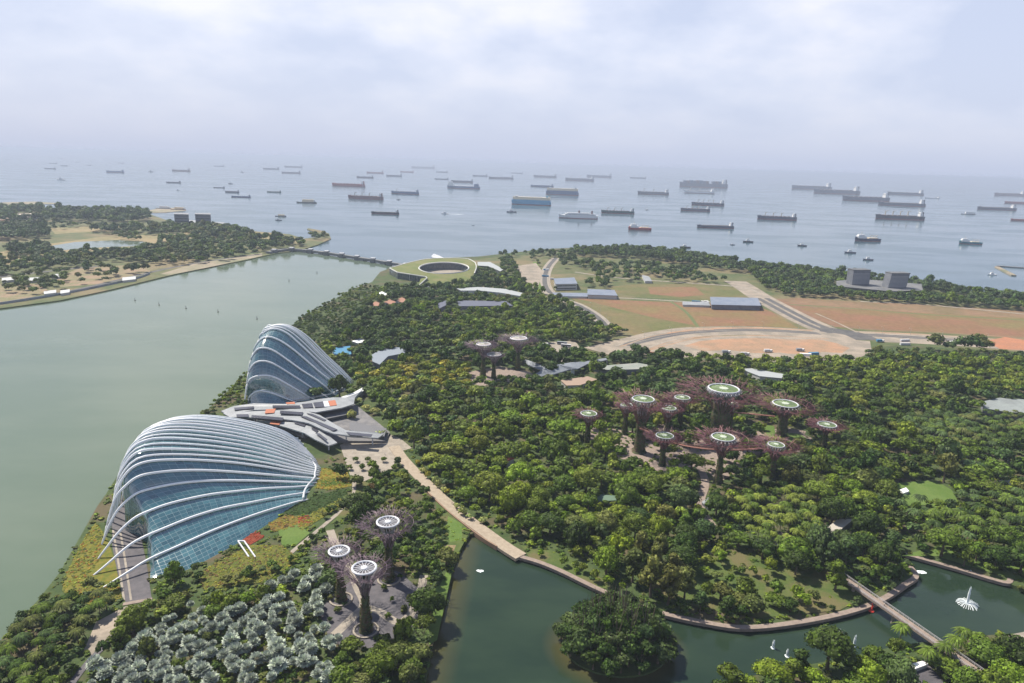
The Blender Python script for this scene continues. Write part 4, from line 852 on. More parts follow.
b = P(871, 611, .2); r_ = empty('floating_sculpture', b); tag(r_, 'red floating sculpture beside the footbridge', 'sculpture'); RED = mat('red_paint', (0.6, 0.05, 0.03), .5)
MB().lathe([(1.3, 0), (1.4, .3), (.8, .5), (.1, .55)], 14).build('float_base', RED, r_); MB().tube([(0, 0, .5), (.3, 0, 2.2), (-.1, 0, 4.0)], [.5, .35, .12], 6).build('upright', RED, r_); MB().tube([(.2, 0, 2), (1.1, .2, 2.8)], [.25, .08], 5).build('arm', RED, r_)
b = P(683, 509, LAND); r_ = empty('white_arch', b); tag(r_, 'white arched sculpture on the clearing behind the casuarinas', 'sculpture')
MB().tube([(1.8 * math.cos(a), 0, 3.6 * math.sin(a)) for a in np.linspace(0, math.pi, 9)], .55, 6).build('arch', WHITE, r_)
bz = [(135, 300.5, 'left'), (159, 305, 'second'), (186, 308.5, 'middle'), (218, 312, 'fourth'), (257, 319, 'rightmost'), (289, 281, 'mid bay single'), (317, 273, 'single right')]
for x, y, wd in bz:
    b = P(x, y, 0.05); r_ = empty('buoy', b); tag(r_, {'left': 'leftmost of the dark marker buoys in the bay row', 'second': 'second dark marker buoy from left in the bay row', 'middle': 'middle dark marker buoy of the bay row', 'fourth': 'fourth dark marker buoy from left in the bay row', 'rightmost': 'rightmost dark marker buoy of the bay row', 'mid bay single': 'lone dark marker buoy in mid bay toward the barrage', 'single right': 'dark marker buoy closest to the barrage'}[wd], 'buoy', 'marker buoys in the bay')
    MB().lathe([(1.0, -.2), (1.1, .5), (.5, .7)], 10, capt=True).build('float', DARKW, r_); MB().tube([(0, 0, .6), (0, 0, 3.6)], .3, 5).build('mast', DARKW, r_)
# ------------------------------------------------------------------ haze over the strait
b = MB().box(-75000, 75000, -320, 66000, -1.3, 203).build('haze', None); b['kind'] = 'stuff'
hm = bpy.data.materials.new('haze'); hm.use_nodes = True; t = hm.node_tree; t.nodes.clear()
pv = t.nodes.new('ShaderNodeVolumePrincipled'); pv.inputs['Density'].default_value = 0.00009; pv.inputs['Color'].default_value = (0.575, 0.655, 0.815, 1); pv.inputs['Anisotropy'].default_value = 0.1
mo = t.nodes.new('ShaderNodeOutputMaterial'); t.links.new(pv.outputs[0], mo.inputs['Volume']); b.data.materials.append(hm)

# ------------------------------------------------------------------ ships at anchor
SH_M = [('the long blue and cream car carrier', 531, 203), ('the huge dark container ship', 703, 186), ('the red supply vessel', 639, 229), ('the navy offshore vessel', 867, 239), ('the teal tug at far right', 970, 242), ('the twin grey blocks of the eastern shore', 192, 212),
        ('the white ship with two funnels', 578, 217), ('the near bulk carrier with four cranes', 899, 218), ('the blue and white heavy lift ship', 463, 187), ('the end of the eastern spit', 325, 238), ('the left end of the horizon', 30, 158), ('the slanted coast blocks', 880, 275)]
HC = {'dark': (0.085, 0.09, 0.125), 'black': (0.03, 0.032, 0.045), 'red': (0.33, 0.08, 0.07), 'brown': (0.16, 0.075, 0.07), 'blue': (0.06, 0.12, 0.24), 'cblue': (0.06, 0.30, 0.48), 'green': (0.04, 0.09, 0.09), 'grey': (0.14, 0.15, 0.17), 'white': (0.7, 0.7, 0.7), 'teal': (0.03, 0.16, 0.20), 'navy': (0.02, 0.035, 0.08)}
CN = {'dark': 'dark', 'black': 'black', 'red': 'red', 'brown': 'maroon', 'blue': 'blue', 'cblue': 'blue', 'green': 'dark green', 'grey': 'grey', 'white': 'white', 'teal': 'teal', 'navy': 'navy'}
BOOT = mat('antifouling_red', (0.22, 0.05, 0.045), .7); DECK = mat('ship_deck', (0.16, 0.09, 0.075), .8, (0.13, 0.12, 0.11), .05); SW_ = mat('ship_white', (0.7, 0.7, 0.69), .5); CRN = mat('ship_crane', (0.42, 0.37, 0.28), .6); CREAM = mat('ship_cream', (0.72, 0.60, 0.42), .6)
WIN = mat('ship_window', (0.03, 0.035, 0.05), .2)
def hull_mb(Ln, W, H0, H1, sheer=0.25, bow=0.16):
    st = []; n = 14; vs = []
    for i in range(n + 1):
        t = i / n; x = (t - .5) * Ln
        k = 1.0
        if t < bow: k = (t / bow) ** 0.62
        if t > .94: k = 1 - (t - .94) / .06 * .25
        kb = k * (0.35 + .65 * min(1, t / (bow * 1.9))) if t < bow * 1.9 else k * (1 - max(0, t - .88) / .12 * .3)
        zt = H1 + (H1 * sheer * max(0, (bow - t) / bow) if t < bow else 0)
        xb = x + (Ln * .022 if i == 0 else 0)
        for yy, zz, xx in ((-W / 2 * k, zt, x), (-W / 2 * (k * .5 + kb * .5), H1 * .45, (x + xb) / 2), (-W / 2 * kb, H0, xb), (W / 2 * kb, H0, xb), (W / 2 * (k * .5 + kb * .5), H1 * .45, (x + xb) / 2), (W / 2 * k, zt, x)): vs.append((xx, yy, zz))
    fs = []
    for i in range(n):
        for j in range(6): a = i * 6 + j; c = i * 6 + (j + 1) % 6; fs.append((a, c, c + 6, a + 6))
    fs.append((0, 1, 2, 3, 4, 5)[::-1]); fs.append(tuple(n * 6 + j for j in range(6))); return MB().add(vs, fs)
def ship(x, y, Lpx, kind, col, label=None, rev=False, yaw=0.0, cranes=0, phrase=None):
    p = P(x, y, 0.0); D = depth(p); Ln = Lpx * D / FOC; far = Lpx < 17
    fam = {'bulk': ('bulk_carrier', 'bulk carrier'), 'tank': ('tanker', 'tanker'), 'car': ('car_carrier', 'car carrier'), 'cont': ('container_ship', 'container ship'), 'boat': ('small_boat', 'boat'), 'tug': ('tugboat', 'tug'), 'barge': ('barge', 'barge'), 'off': ('offshore_vessel', 'offshore vessel'), 'pass': ('passenger_ship', 'passenger ship'), 'lift': ('heavy_lift_ship', 'heavy lift ship')}[kind]
    r_ = empty(fam[0], p, math.radians(yaw) + (math.pi if rev else 0)); tag(r_, label, fam[1], 'ships anchored in the strait')
    if not label: autolabel(r_, phrase or f"{CN[col]} {fam[1]}", p, SH_M)
    W = Ln * .15; H = Ln * {'bulk': .08, 'tank': .066, 'car': .09, 'cont': .085, 'boat': .10, 'tug': .12, 'barge': .05, 'off': .10, 'pass': .08, 'lift': .07}[kind]
    if kind in ('tug', 'boat', 'off'): W = Ln * .26
    hm_ = mat('hull_' + col, HC[col], .5)
    hull_mb(Ln, W, -1, H).build('hull', hm_, r_)
    if Lpx > 16:
        hull_mb(Ln * 1.004, W * 1.01, -.8, H * .22, 0.0).build('waterline_band', BOOT, r_)
    def house(x0, x1, z0, z1, wf=.84, m_=SW_, nm='superstructure'):
        m2 = MB(); hh = z1 - z0; k = 1.0 if hh < W * .5 else .72
        m2.box(x0, x1, -W / 2 * wf, W / 2 * wf, z0, z0 + hh * .62); m2.box(x0 + (x1 - x0) * .1, x0 + (x1 - x0) * .8, -W / 2 * wf * k, W / 2 * wf * k, z0 + hh * .623, z1); return m2.build(nm, m_, r_)
    def bx(nm, m_, *a): return MB().box(*a).build(nm, m_, next((c for c in r_.children if c.name.startswith('superstructure')), r_) if nm == 'window_band' else r_)
    if kind in ('bulk', 'tank', 'cont'):
        house(Ln * .395, Ln * .45, H, H + Ln * .085, .75)
        bx('funnel', hm_, Ln * .455, Ln * .48, -W * .15, W * .15, H, H + Ln * .09)
        if Lpx > 16:
            bx('window_band', WIN, Ln * .389, Ln * .392 + .01, -W * .3, W * .3, H + Ln * .06, H + Ln * .066)
            bx('forecastle', hm_, -Ln * .44, -Ln * .40, -W * .25, W * .25, H, H + Ln * .018)
            MB().tube([(-Ln * .43, 0, H), (-Ln * .43, 0, H + Ln * .05)], Ln * .003, 4).build('foremast', CRN, r_)
        if kind == 'cont':
            cs = [mat('box_slate', (0.08, 0.10, 0.15)), mat('box_brown', (0.15, 0.09, 0.08)), mat('box_blue', (0.06, 0.11, 0.18))]
            for i in range(12):
                if i == 8: continue
                x0 = -Ln * .42 + i * Ln * .066; bx('container_stack', cs[i % 3], x0, x0 + Ln * .06, -W * .45, W * .45, H, H + Ln * random.choice((.05, .06, .068)))
        elif Lpx > 14:
            nh = 7 if Lpx > 25 else 5
            for i in range(nh):
                x0 = -Ln * .37 + i * Ln * .74 / nh
                if kind == 'bulk': bx('hatch_cover', DECK, x0, x0 + Ln * .07, -W * .3, W * .3, H, H + Ln * .010)
            if kind == 'tank': bx('deck_pipe', CRN, -Ln * .36, Ln * .36, -W * .05, W * .05, H, H + Ln * .012)
        for i in range(cranes):
            cx_ = -Ln * .30 + i * Ln * .62 / max(1, cranes)
            m2 = MB(); m2.box(cx_ - Ln * .007, cx_ + Ln * .007, -W * .06, W * .06, H, H + Ln * .095); m2.tube([(cx_, 0, H + Ln * .08), (cx_ + Ln * .06, 0, H + Ln * .105)], Ln * .006, 4); m2.build('deck_crane', CRN, r_)
    elif kind == 'car':
        MB().prism([(-Ln * .47, -W * .3), (-Ln * .40, -W * .49), (Ln * .48, -W * .49), (Ln * .48, W * .49), (-Ln * .40, W * .49), (-Ln * .47, W * .3)], H, H + Ln * .04).build('car_deck_hull', hm_, r_)
        MB().prism([(-Ln * .46, -W * .29), (-Ln * .39, -W * .48), (Ln * .475, -W * .48), (Ln * .475, W * .48), (-Ln * .39, W * .48), (-Ln * .46, W * .29)], H + Ln * .0401, H + Ln * .105).build('upper_works', CREAM, r_)
        bx('bridge_house', SW_, -Ln * .40, -Ln * .34, -W * .4, W * .4, H + Ln * .1052, H + Ln * .13); bx('funnel', hm_, Ln * .38, Ln * .42, -W * .15, W * .15, H + Ln * .1052, H + Ln * .14)
        for i in range(5): bx('vent_house', SW_, -Ln * .2 + i * Ln * .11, -Ln * .18 + i * Ln * .11, -W * .2, W * .2, H + Ln * .1052, H + Ln * .115)
    elif kind == 'pass':
        bx('superstructure', SW_, -Ln * .34, Ln * .44, -W * .4, W * .4, H, H + Ln * .045); bx('bridge_deck', SW_, -Ln * .28, Ln * .3, -W * .32, W * .32, H + Ln * .0452, H + Ln * .065)
        for u in (0.0, .33): bx('funnel', mat('hull_brown', HC['brown']), Ln * u, Ln * (u + .04), -W * .12, W * .12, H + Ln * .0453, H + Ln * .12)
        bx('window_band', WIN, -Ln * .33, Ln * .43, -W * .405, W * .405, H + Ln * .018, H + Ln * .024)
    elif kind == 'lift':
        house(-Ln * .46, -Ln * .30, H, H + Ln * .13); bx('stern_block', hm_, Ln * .32, Ln * .46, -W * .45, W * .45, H, H + Ln * .07); bx('stern_tower', SW_, Ln * .40, Ln * .45, -W * .2, W * .2, H + Ln * .0702, H + Ln * .10); bx('cargo_deck', SW_, -Ln * .28, Ln * .3, -W * .4, W * .4, H, H + Ln * .006)
    elif kind == 'off':
        house(-Ln * .42, -Ln * .08, H, H + Ln * .15, .7); bx('bow_bulwark', hm_, -Ln * .46, -Ln * .42, -W * .2, W * .2, H, H + Ln * .06)
        MB().tube([(-Ln * .25, 0, H + Ln * .15), (-Ln * .25, 0, H + Ln * .25)], Ln * .008, 4).build('mast', CRN, r_)
        for u in (.1, .22, .33): MB().tube([(Ln * u, 0, H), (Ln * u, 0, H + Ln * .09), (Ln * (u + .07), 0, H + Ln * .12)], Ln * .012, 4).build('deck_crane', CRN, r_)
        bx('deck_cargo', CREAM, Ln * .02, Ln * .38, -W * .3, W * .3, H, H + Ln * .03)
    elif kind in ('tug', 'boat'):
        if Lpx > 3.5: house(-Ln * .2, Ln * .15, H, H + Ln * .2, .6); MB().tube([(0, 0, H + Ln * .2), (0, 0, H + Ln * .32)], Ln * .012, 4).build('mast', CRN, r_)
    elif kind == 'barge':
        bx('cargo', CREAM if col != 'grey' else SW_, -Ln * .2, Ln * .36, -W * .35, W * .35, H, H + Ln * .13); bx('cabin', SW_, Ln * .37, Ln * .45, -W * .25, W * .25, H, H + Ln * .10)
    return r_
SHIPS = [
 (531, 205, 40, 'car', 'cblue', 'long blue car carrier with cream upper deck, nearer of the two'), (562, 195, 33, 'car', 'blue', 'darker blue car carrier with tan top, behind the longer one'),
 (703, 187.5, 47, 'cont', 'dark', 'huge dark container ship stacked high, right of centre near the horizon'), (899, 219.5, 47, 'bulk', 'black', 'large black bulk carrier with four deck cranes at right', 4),
 (617.5, 213.5, 33, 'bulk', 'green', 'dark green bulk carrier with cranes just behind the red vessel', 3), (578, 218.5, 39, 'pass', 'white', 'white passenger ship with two dark funnels at centre'),
 (639.5, 230, 23, 'off', 'red', 'small red supply vessel with white house nearest the centre coast'), (715, 228, 37, 'tank', 'dark', 'low dark coaster with tall white wheelhouse at its right end'),
 (867, 241, 26, 'off', 'navy', 'navy offshore vessel with white bridge and deck cranes'), (970, 244, 21, 'off', 'teal', 'teal offshore tug with white bridge at far right'),
 (776.5, 219.5, 38, 'bulk', 'dark', 'dark bulk carrier with deck cranes between the coaster and the black bulker', 3), (365.5, 199, 36, 'bulk', 'brown', 'maroon bulk carrier with cranes, right of the eastern spit', 3),
 (405, 194, 28, 'bulk', 'blue', 'blue cargo ship right of the maroon bulk carrier', 1), (385, 214, 28, 'tank', 'black', 'black low tanker lying nearest in front of the blue cargo ship'), (463.5, 188.5, 33, 'lift', 'blue', 'blue and white heavy lift ship with tall bow house'),
 (348.5, 186.5, 33, 'bulk', 'red', 'red bulk carrier above the maroon one'), (306.5, 203, 20, 'barge', 'green', 'dark green coaster with long cabin off the spit'), (241, 197.5, 19, 'tank', 'blue', 'nearest blue ship of the cluster of three at left'),
 (232, 192.5, 15, 'bulk', 'dark', 'middle dark ship of the cluster of three at left'), (219, 188, 12, 'tank', 'dark', 'rear dark ship of the cluster of three at left'), (707.5, 205.5, 32, 'bulk', 'dark', None, 4), (695, 211, 29, 'bulk', 'dark', None, 3),
 (699, 193.5, 30, 'bulk', 'white', None), (653, 194.5, 31, 'bulk', 'grey', None), (836, 194, 46, 'bulk', 'dark', None), (811, 189.5, 40, 'bulk', 'dark', None), (865, 201, 48, 'bulk', 'dark', None), (901, 206, 44, 'tank', 'dark', None), (905, 195, 34, 'tank', 'dark', None), (932, 198.5, 14, 'tank', 'white', None),
 (996, 210, 37, 'tank', 'dark', None), (968, 214.5, 14, 'barge', 'grey', None), (1009, 196, 30, 'bulk', 'brown', None), (1017, 204, 26, 'bulk', 'red', None), (1021, 221, 22, 'bulk', 'red', 'red and black ship cut by the right frame edge'),
 (579.5, 181, 29, 'bulk', 'dark', None), (599, 177.5, 25, 'bulk', 'dark', None), (638, 178.5, 16, 'tank', 'dark', None), (545, 177.5, 23, 'bulk', 'dark', None), (542, 187, 23, 'tank', 'blue', None), (517, 173.5, 12, 'tank', 'dark', None), (501, 179, 25, 'tank', 'dark', None), (480, 176.5, 15, 'bulk', 'dark', None),
 (462, 182.5, 22, 'bulk', 'dark', None), (441.5, 179.5, 14, 'tank', 'dark', None), (442, 172.5, 12, 'bulk', 'dark', None), (423, 168.5, 24, 'tank', 'dark', None), (407, 172.5, 14, 'bulk', 'red', None), (394, 176.5, 16, 'bulk', 'dark', None), (375, 173.5, 17, 'bulk', 'red', None), (365, 178, 17, 'bulk', 'dark', None),
 (291, 173.5, 19, 'tank', 'dark', None), (271, 169.5, 16, 'bulk', 'dark', None), (293.5, 167.5, 18, 'tank', 'dark', None), (274, 192.5, 15, 'tank', 'green', None), (219, 166.5, 11, 'tank', 'grey', None), (181, 171.5, 19, 'bulk', 'brown', None), (173.5, 183, 15, 'tank', 'dark', None), (115, 172.5, 18, 'bulk', 'blue', None),
 (89, 165.5, 5, 'bulk', 'dark', None), (64, 166, 7, 'bulk', 'dark', None), (50, 169, 11, 'bulk', 'dark', None), (53, 163.5, 8, 'tank', 'dark', None), (77.5, 162.3, 5, 'tank', 'dark', None), (121, 163.3, 6, 'tank', 'dark', None), (60, 158.6, 4, 'tank', 'dark', None), (7.5, 160, 4, 'tank', 'dark', None), (151, 172, 5, 'boat', 'grey', None),
 (61, 180, 8, 'boat', 'white', 'faint white craft off the far left shore'), (178, 190.5, 4, 'boat', 'white', None), (230.5, 184, 5, 'boat', 'dark', None), (242.5, 172.5, 4, 'boat', 'grey', None), (280.5, 216.5, 12, 'barge', 'dark', 'upper dark barge of the pair behind the eastern spit'), (278.5, 220.5, 7, 'boat', 'dark', 'lower small dark barge of the pair behind the eastern spit'),
 (163, 209, 16, 'barge', 'grey', 'left moored barge beyond the twin grey blocks'), (178, 210, 16, 'barge', 'brown', 'right moored barge beyond the twin grey blocks'), (398.5, 199.8, 4, 'boat', 'dark', None), (511.5, 212.3, 10, 'boat', 'dark', None), (445, 213.8, 7, 'boat', 'white', 'white speedboat leaving a wake at mid strait'), (647, 210, 4, 'boat', 'white', None),
 (685, 248, 11, 'tug', 'black', None), (732.5, 245, 5, 'boat', 'dark', None), (748, 242.3, 10, 'tug', 'black', None), (802, 246.2, 9, 'tug', 'black', None), (850, 253.2, 11, 'tug', 'dark', None), (868, 260.2, 10, 'tug', 'dark', None), (992, 275, 9, 'boat', 'white', 'white boat moored by the pale jetty arm at right'), (473, 225.5, 3, 'boat', 'dark', None)]
for i, s in enumerate(SHIPS):
    ship(s[0], s[1], s[2], s[3], s[4], s[5], yaw=-2 + ((i * 37) % 9 - 4) * 1.5, cranes=s[6] if len(s) > 6 else (2 if s[3] == 'bulk' and s[2] > 28 and s[5] is None and s[0] < 720 else 0))
wk = P(447, 213.9, .05); MB().add([(wk[0] - 20, wk[1], .08), (wk[0] + 45, wk[1] - 12, .08), (wk[0] + 70, wk[1] + 10, .08)], [(0, 1, 2)]).build('boat_wake', mat('wake', (0.5, 0.55, 0.58), .7))['kind'] = 'structure'
# ------------------------------------------------------------------ vegetation
def cube_ball(r, c, k=2):
    vs = {}; fs = []; out = []
    def vid(p):
        key = tuple(np.round(p, 4)); 
        if key not in vs: vs[key] = len(out); q = np.array(p) / np.linalg.norm(p); out.append(q * r + c)
        return vs[key]
    for ax in range(3):
        for sg in (-1, 1):
            for i in range(k):
                for j in range(k):
                    q = []
                    for (u, v) in ((i, j), (i + 1, j), (i + 1, j + 1), (i, j + 1)):
                        p = [0, 0, 0]; p[ax] = sg; p[(ax + 1) % 3] = 2 * u / k - 1; p[(ax + 2) % 3] = (2 * v / k - 1) * sg; q.append(vid(p))
                    fs.append(q)
    return np.array(out), np.array(fs)
def crown_arr(seed, n, leaf, nl=9, flat=0.75, spread=0.62, kind='round'):
    r = np.random.default_rng(seed); C_ = []; R_ = []
    for i in range(nl):
        a = 2.4 * i + r.uniform(-.4, .4); q = spread * math.sqrt((i + .3) / nl) * r.uniform(.85, 1.12)
        z = (1 - (q / spread) ** 2 * .75) * .42 * flat * 1.6 + r.uniform(-.08, .08)
        if kind == 'tall': z = r.uniform(-.5, .95); q *= (1.1 - abs(z) * .7)
        C_.append((q * math.cos(a), q * math.sin(a), z)); R_.append(r.uniform(.30, .46) if kind != 'tall' else r.uniform(.28, .4))
    C_ = np.array(C_); R_ = np.array(R_); V = []; Fq = []; off = 0
    for c, rad in zip(C_, R_):
        v, f_ = cube_ball(rad * .78, c); v = v + r.normal(0, rad * .07, v.shape); V.append(v); Fq.append(f_ + off); off += len(v)
    w_ = R_ ** 2; k = r.choice(nl, n, p=w_ / w_.sum()); d = r.normal(size=(n, 3)); d[:, 2] += .35; d /= np.linalg.norm(d, axis=1)[:, None]
    pos = C_[k] + d * R_[k][:, None] * r.uniform(.86, 1.1, (n, 1)); pos[:, 2] = (pos[:, 2]) 
    nn = d + r.normal(0, .45, (n, 3)); nn /= np.linalg.norm(nn, axis=1)[:, None]
    t1 = np.cross(nn, r.normal(size=(n, 3))); t1 /= np.linalg.norm(t1, axis=1)[:, None]; t2 = np.cross(nn, t1)
    s = leaf * r.uniform(.6, 1.35, (n, 1)); a = t1 * s; b_ = t2 * s * .8
    q = np.stack([pos - a - b_ * .6, pos + a * .8 - b_, pos + a + b_ * .7, pos - a * .7 + b_], 1).reshape(-1, 3)
    V.append(q); Fq.append(np.arange(n * 4).reshape(n, 4) + off)
    V = np.concatenate(V); V[:, 2] *= flat if kind != 'tall' else 1.0
    return V, np.concatenate(Fq)
def quad_mesh(name, V, F_, m, tint=None):
    me = bpy.data.meshes.new(name); me.vertices.add(len(V)); me.vertices.foreach_set('co', V.astype(np.float32).ravel())
    me.loops.add(len(F_) * 4); me.loops.foreach_set('vertex_index', F_.astype(np.int32).ravel())
    me.polygons.add(len(F_)); me.polygons.foreach_set('loop_start', np.arange(0, len(F_) * 4, 4, dtype=np.int32)); me.update(calc_edges=True)
    if tint is not None:
        at = me.color_attributes.new('tint', 'FLOAT_COLOR', 'POINT'); at.data.foreach_set('color', np.concatenate([tint, np.ones((len(tint), 1))], 1).astype(np.float32).ravel())
    me.materials.append(m); return me
def fan_arr(seed, n=34, seg=6, silver=True):          # fan palm: pleated round leaves on stalks
    r = np.random.default_rng(seed); V = []; F_ = []; off = 0
    for i in range(n):
        el = math.asin(1 - 1.25 * (i + .5) / n); az = i * 2.39996 + r.uniform(-.2, .2)
        d = np.array([math.cos(el) * math.cos(az), math.cos(el) * math.sin(az), math.sin(el)]); base = d * r.uniform(.22, .36); Lf = r.uniform(.45, .7)
        s = np.cross(d, [0, 0, 1.]); s /= np.linalg.norm(s); u = np.cross(s, d)
        for j in range(seg):
            a0 = math.radians(-105 + 210 * j / seg); a1 = math.radians(-105 + 210 * (j + .8) / seg); am = (a0 + a1) / 2
            def pt(a, l, lift): return base + (d * math.cos(a) + s * math.sin(a)) * l + u * lift - np.array([0, 0, 1]) * l * l * .25
            V += [base, pt(a0, Lf * .72, .0), pt(am, Lf * r.uniform(.9, 1.1), .07), pt(a1, Lf * .72, .0)]; F_.append((off, off + 1, off + 2, off + 3)); off += 4
    return np.array(V), np.array(F_)
def feather_arr(seed, n=22, seg=5):                 # feather palm: drooping fronds of paired leaflets
    r = np.random.default_rng(seed); V = []; F_ = []; off = 0
    for i in range(n):
        az = i * 2.39996; rise = r.uniform(.15, .75); Lf = r.uniform(.85, 1.1); d = np.array([math.cos(az), math.sin(az), 0]); s = np.array([-d[1], d[0], 0])
        pr = None
        for j in range(seg + 1):
            t = j / seg; c = d * Lf * t + np.array([0, 0, rise * t * 1.2 - (rise + .55) * t * t]); wd = .12 * math.sin(math.pi * min(1, t * .86 + .12)) + .01
            lf, rg = c + s * wd - np.array([0, 0, wd * .6]), c - s * wd - np.array([0, 0, wd * .6])
            if pr is not None:
                V += [pr[0], pr[1], c, lf]; F_.append((off, off + 1, off + 2, off + 3)); off += 4
                V += [pr[1], pr[2], rg, c]; F_.append((off, off + 1, off + 2, off + 3)); off += 4
            pr = (lf, c, rg)
    return np.array(V), np.array(F_)
HI = [crown_arr(s, 620 if s % 2 else 420, .075 if s % 2 else .1, nl, fl, sp) for s, nl, fl, sp in ((1, 9, .85, .6), (2, 11, .7, .66), (3, 8, .95, .55), (4, 12, .62, .7), (5, 10, .8, .6), (6, 13, .75, .64), (7, 6, 1.0, .5), (8, 7, .6, .72), (9, 16, .5, .74), (10, 5, 1.1, .45))]
TALL = [crown_arr(s, 620, .075, 12, 1, .5, 'tall') for s in (11, 12, 13)]
HIM = [quad_mesh('crown', v, f_, FOL) for v, f_ in HI]; TALLM = [quad_mesh('crown', v, f_, FOL) for v, f_ in TALL]
HUGE = [quad_mesh('crown', *crown_arr(40 + s, 1500, .05, 16 + s, .85, .66), FOL) for s in range(3)]
LO = [crown_arr(20 + s, 150, .125, 6, fl, .58) for s, fl in enumerate((.85, .7, .95, .62, .8))]
SILM = [quad_mesh('fan_leaves', *fan_arr(s), FOL) for s in (1, 2, 3)]; FEA = [quad_mesh('fronds', *feather_arr(s), FOL) for s in (1, 2, 3)]
BARK = mat('bark', (0.10, 0.075, 0.05), .9, (0.16, 0.13, 0.10), 1.5)
def trunk_mesh(k, lean=0.1, limbs=4, slim=False):
    random.seed(100 + k); m_ = MB(); r0 = .16 if not slim else .07
    m_.tube([(0, 0, 0), (lean * .4, .02, .45), (lean, 0, 1.0)], [r0, r0 * .65, r0 * .45], 6)
    for i in range(limbs): a = i * 6.28 / limbs + random.random(); m_.tube([(lean * .8, 0, .75), (lean + .5 * math.cos(a), .5 * math.sin(a), 1.25), (lean + .8 * math.cos(a), .8 * math.sin(a), 1.6)], [r0 * .4, r0 * .25, r0 * .1], 4)
    return m_.mesh('trunk')
TRK = [trunk_mesh(k, l_) for k, l_ in enumerate((.05, .12, -.1))]; TRS = trunk_mesh(9, .05, 0, True)
for m_ in (*TRK, TRS): m_.materials.append(BARK)
# colours of leaves
DK = (0.0447, 0.0761, 0.0123); MD = (0.0971, 0.1394, 0.0163); BRI = (0.166, 0.2241, 0.0187); OL = (0.1219, 0.1317, 0.0344); YL = (0.2871, 0.2525, 0.0315); YG = (0.1702, 0.1994, 0.0259); SIL = (0.40, 0.42, 0.395); FAR = (0.0651, 0.098, 0.0288); ORG = (0.32, 0.16, 0.03); PALEY = (0.34, 0.34, 0.12); RUST = (0.16, 0.095, 0.04); BLG = (0.0733, 0.1115, 0.0344)
TONE = {DK: 'dark green', MD: 'mid green', BRI: 'bright green', OL: 'olive', YL: 'yellow', YG: 'lime green', SIL: 'silver', FAR: 'dark', ORG: 'orange', PALEY: 'pale yellow', RUST: 'rusty', BLG: 'bluish green'}
VM = [('the boardwalk top', 400, 450), ('the boardwalk bend', 452, 507), ('the boardwalk foot', 520, 556), ('the frontmost near supertree', 366, 610), ('the left near supertree', 341, 585), ('the rear near supertree', 389, 560), ('the nearer glass dome', 205, 560), ('the dome foot terrace', 135, 570), ('the bay shore', 50, 600), ('the tree island', 608, 640),
      ('the lower footbridge end', 960, 660), ('the upper footbridge end', 846, 572), ('the large fountain', 967, 600), ('the casuarina clump', 655, 570), ('the green roofed pavilion', 608, 497), ('the white arch', 683, 508), ('the front grove supertree', 720, 475), ('the giant supertree', 718, 410), ('the broad right supertree', 783, 425), ('the lone right supertree', 824, 435), ('the fat ivy supertree', 640, 440), ('the far left grove supertree', 588, 430),
      ('the front right supertree', 773, 455), ('the thatched hut', 780, 537), ('the white deck roof', 838, 525), ('the terraced lawn', 920, 495), ('the white parasol at right', 1005, 482), ('the pale roof at right', 1005, 406), ('the red roofed hut', 508, 460), ('the russet roofed hut', 478, 465), ('the far supertree trio', 495, 360), ('the lake car park', 905, 670), ('the grove path end', 708, 520), ('the lower frame corner', 0, 670), ('the bare slope', 110, 628), ('the wet meadow', 455, 535), ('the right arm far bank', 990, 575), ('the lake path curve', 770, 615), ('the plaza by the canopies', 375, 460), ('the flower beds', 320, 500), ('the silver palm slope', 250, 620)]
GRID = {}
def near_(x, y, r):
    g = 12
    for i in range(int(x // g) - 1, int(x // g) + 2):
        for j in range(int(y // g) - 1, int(y // g) + 2):
            for (a, b, q) in GRID.get((i, j), ()):
                if (a - x) ** 2 + (b - y) ** 2 < ((q + r) * .60) ** 2: return True
    return False
def put(x, y, r): GRID.setdefault((int(x // 12), int(y // 12)), []).append((x, y, r))
SH_ = []
for q_ in LOWZ:
    c_ = np.mean(q_, axis=0); u_ = -c_ / np.linalg.norm(c_)
    for k_ in (6, 14, 22): SH_.append([tuple(np.array(p_) + u_ * k_) for p_ in q_])
LB = [(min(p[0] for p in q), max(p[0] for p in q), min(p[1] for p in q), max(p[1] for p in q), q) for q in SH_]
def low(x, y):
    return any(a < x < b and c < y < d and inpoly(x, y, q) for a, b, c, d, q in LB)
BB = [(min(p[0] for p in q), max(p[0] for p in q), min(p[1] for p in q), max(p[1] for p in q), q) for q in NOTREE]
def clear(x, y, m_=0.0, strips=True):
    for a, b, c, d, q in BB:
        if a < x < b and c < y < d and inpoly(x, y, q): return True
    if strips:
        for pl, hw in STRIPS:
            v = pl - (x, y); i = int(np.argmin((v ** 2).sum(1))); lo, hi = max(i - 1, 0), min(i + 1, len(pl) - 1)
            for a, b in ((pl[lo], pl[i]), (pl[i], pl[hi])):
                ab = b - a; l2 = ab @ ab
                if l2 < 1e-6: continue
                t = min(1, max(0, (np.array((x, y)) - a) @ ab / l2))
                if np.linalg.norm(a + ab * t - (x, y)) < hw + m_: return True
    return False
TREES = []     # (x, y, r, h, tone, form)
def add_tree(x, y, r, h, tone, form='round', z=LAND): TREES.append((x, y, r, h, tone, form, z)); put(x, y, r)
def at(u, v, r, h, tone, form='round', z=LAND): p = P(u, v, z); add_tree(p[0], p[1], r, h, tone, form, z)
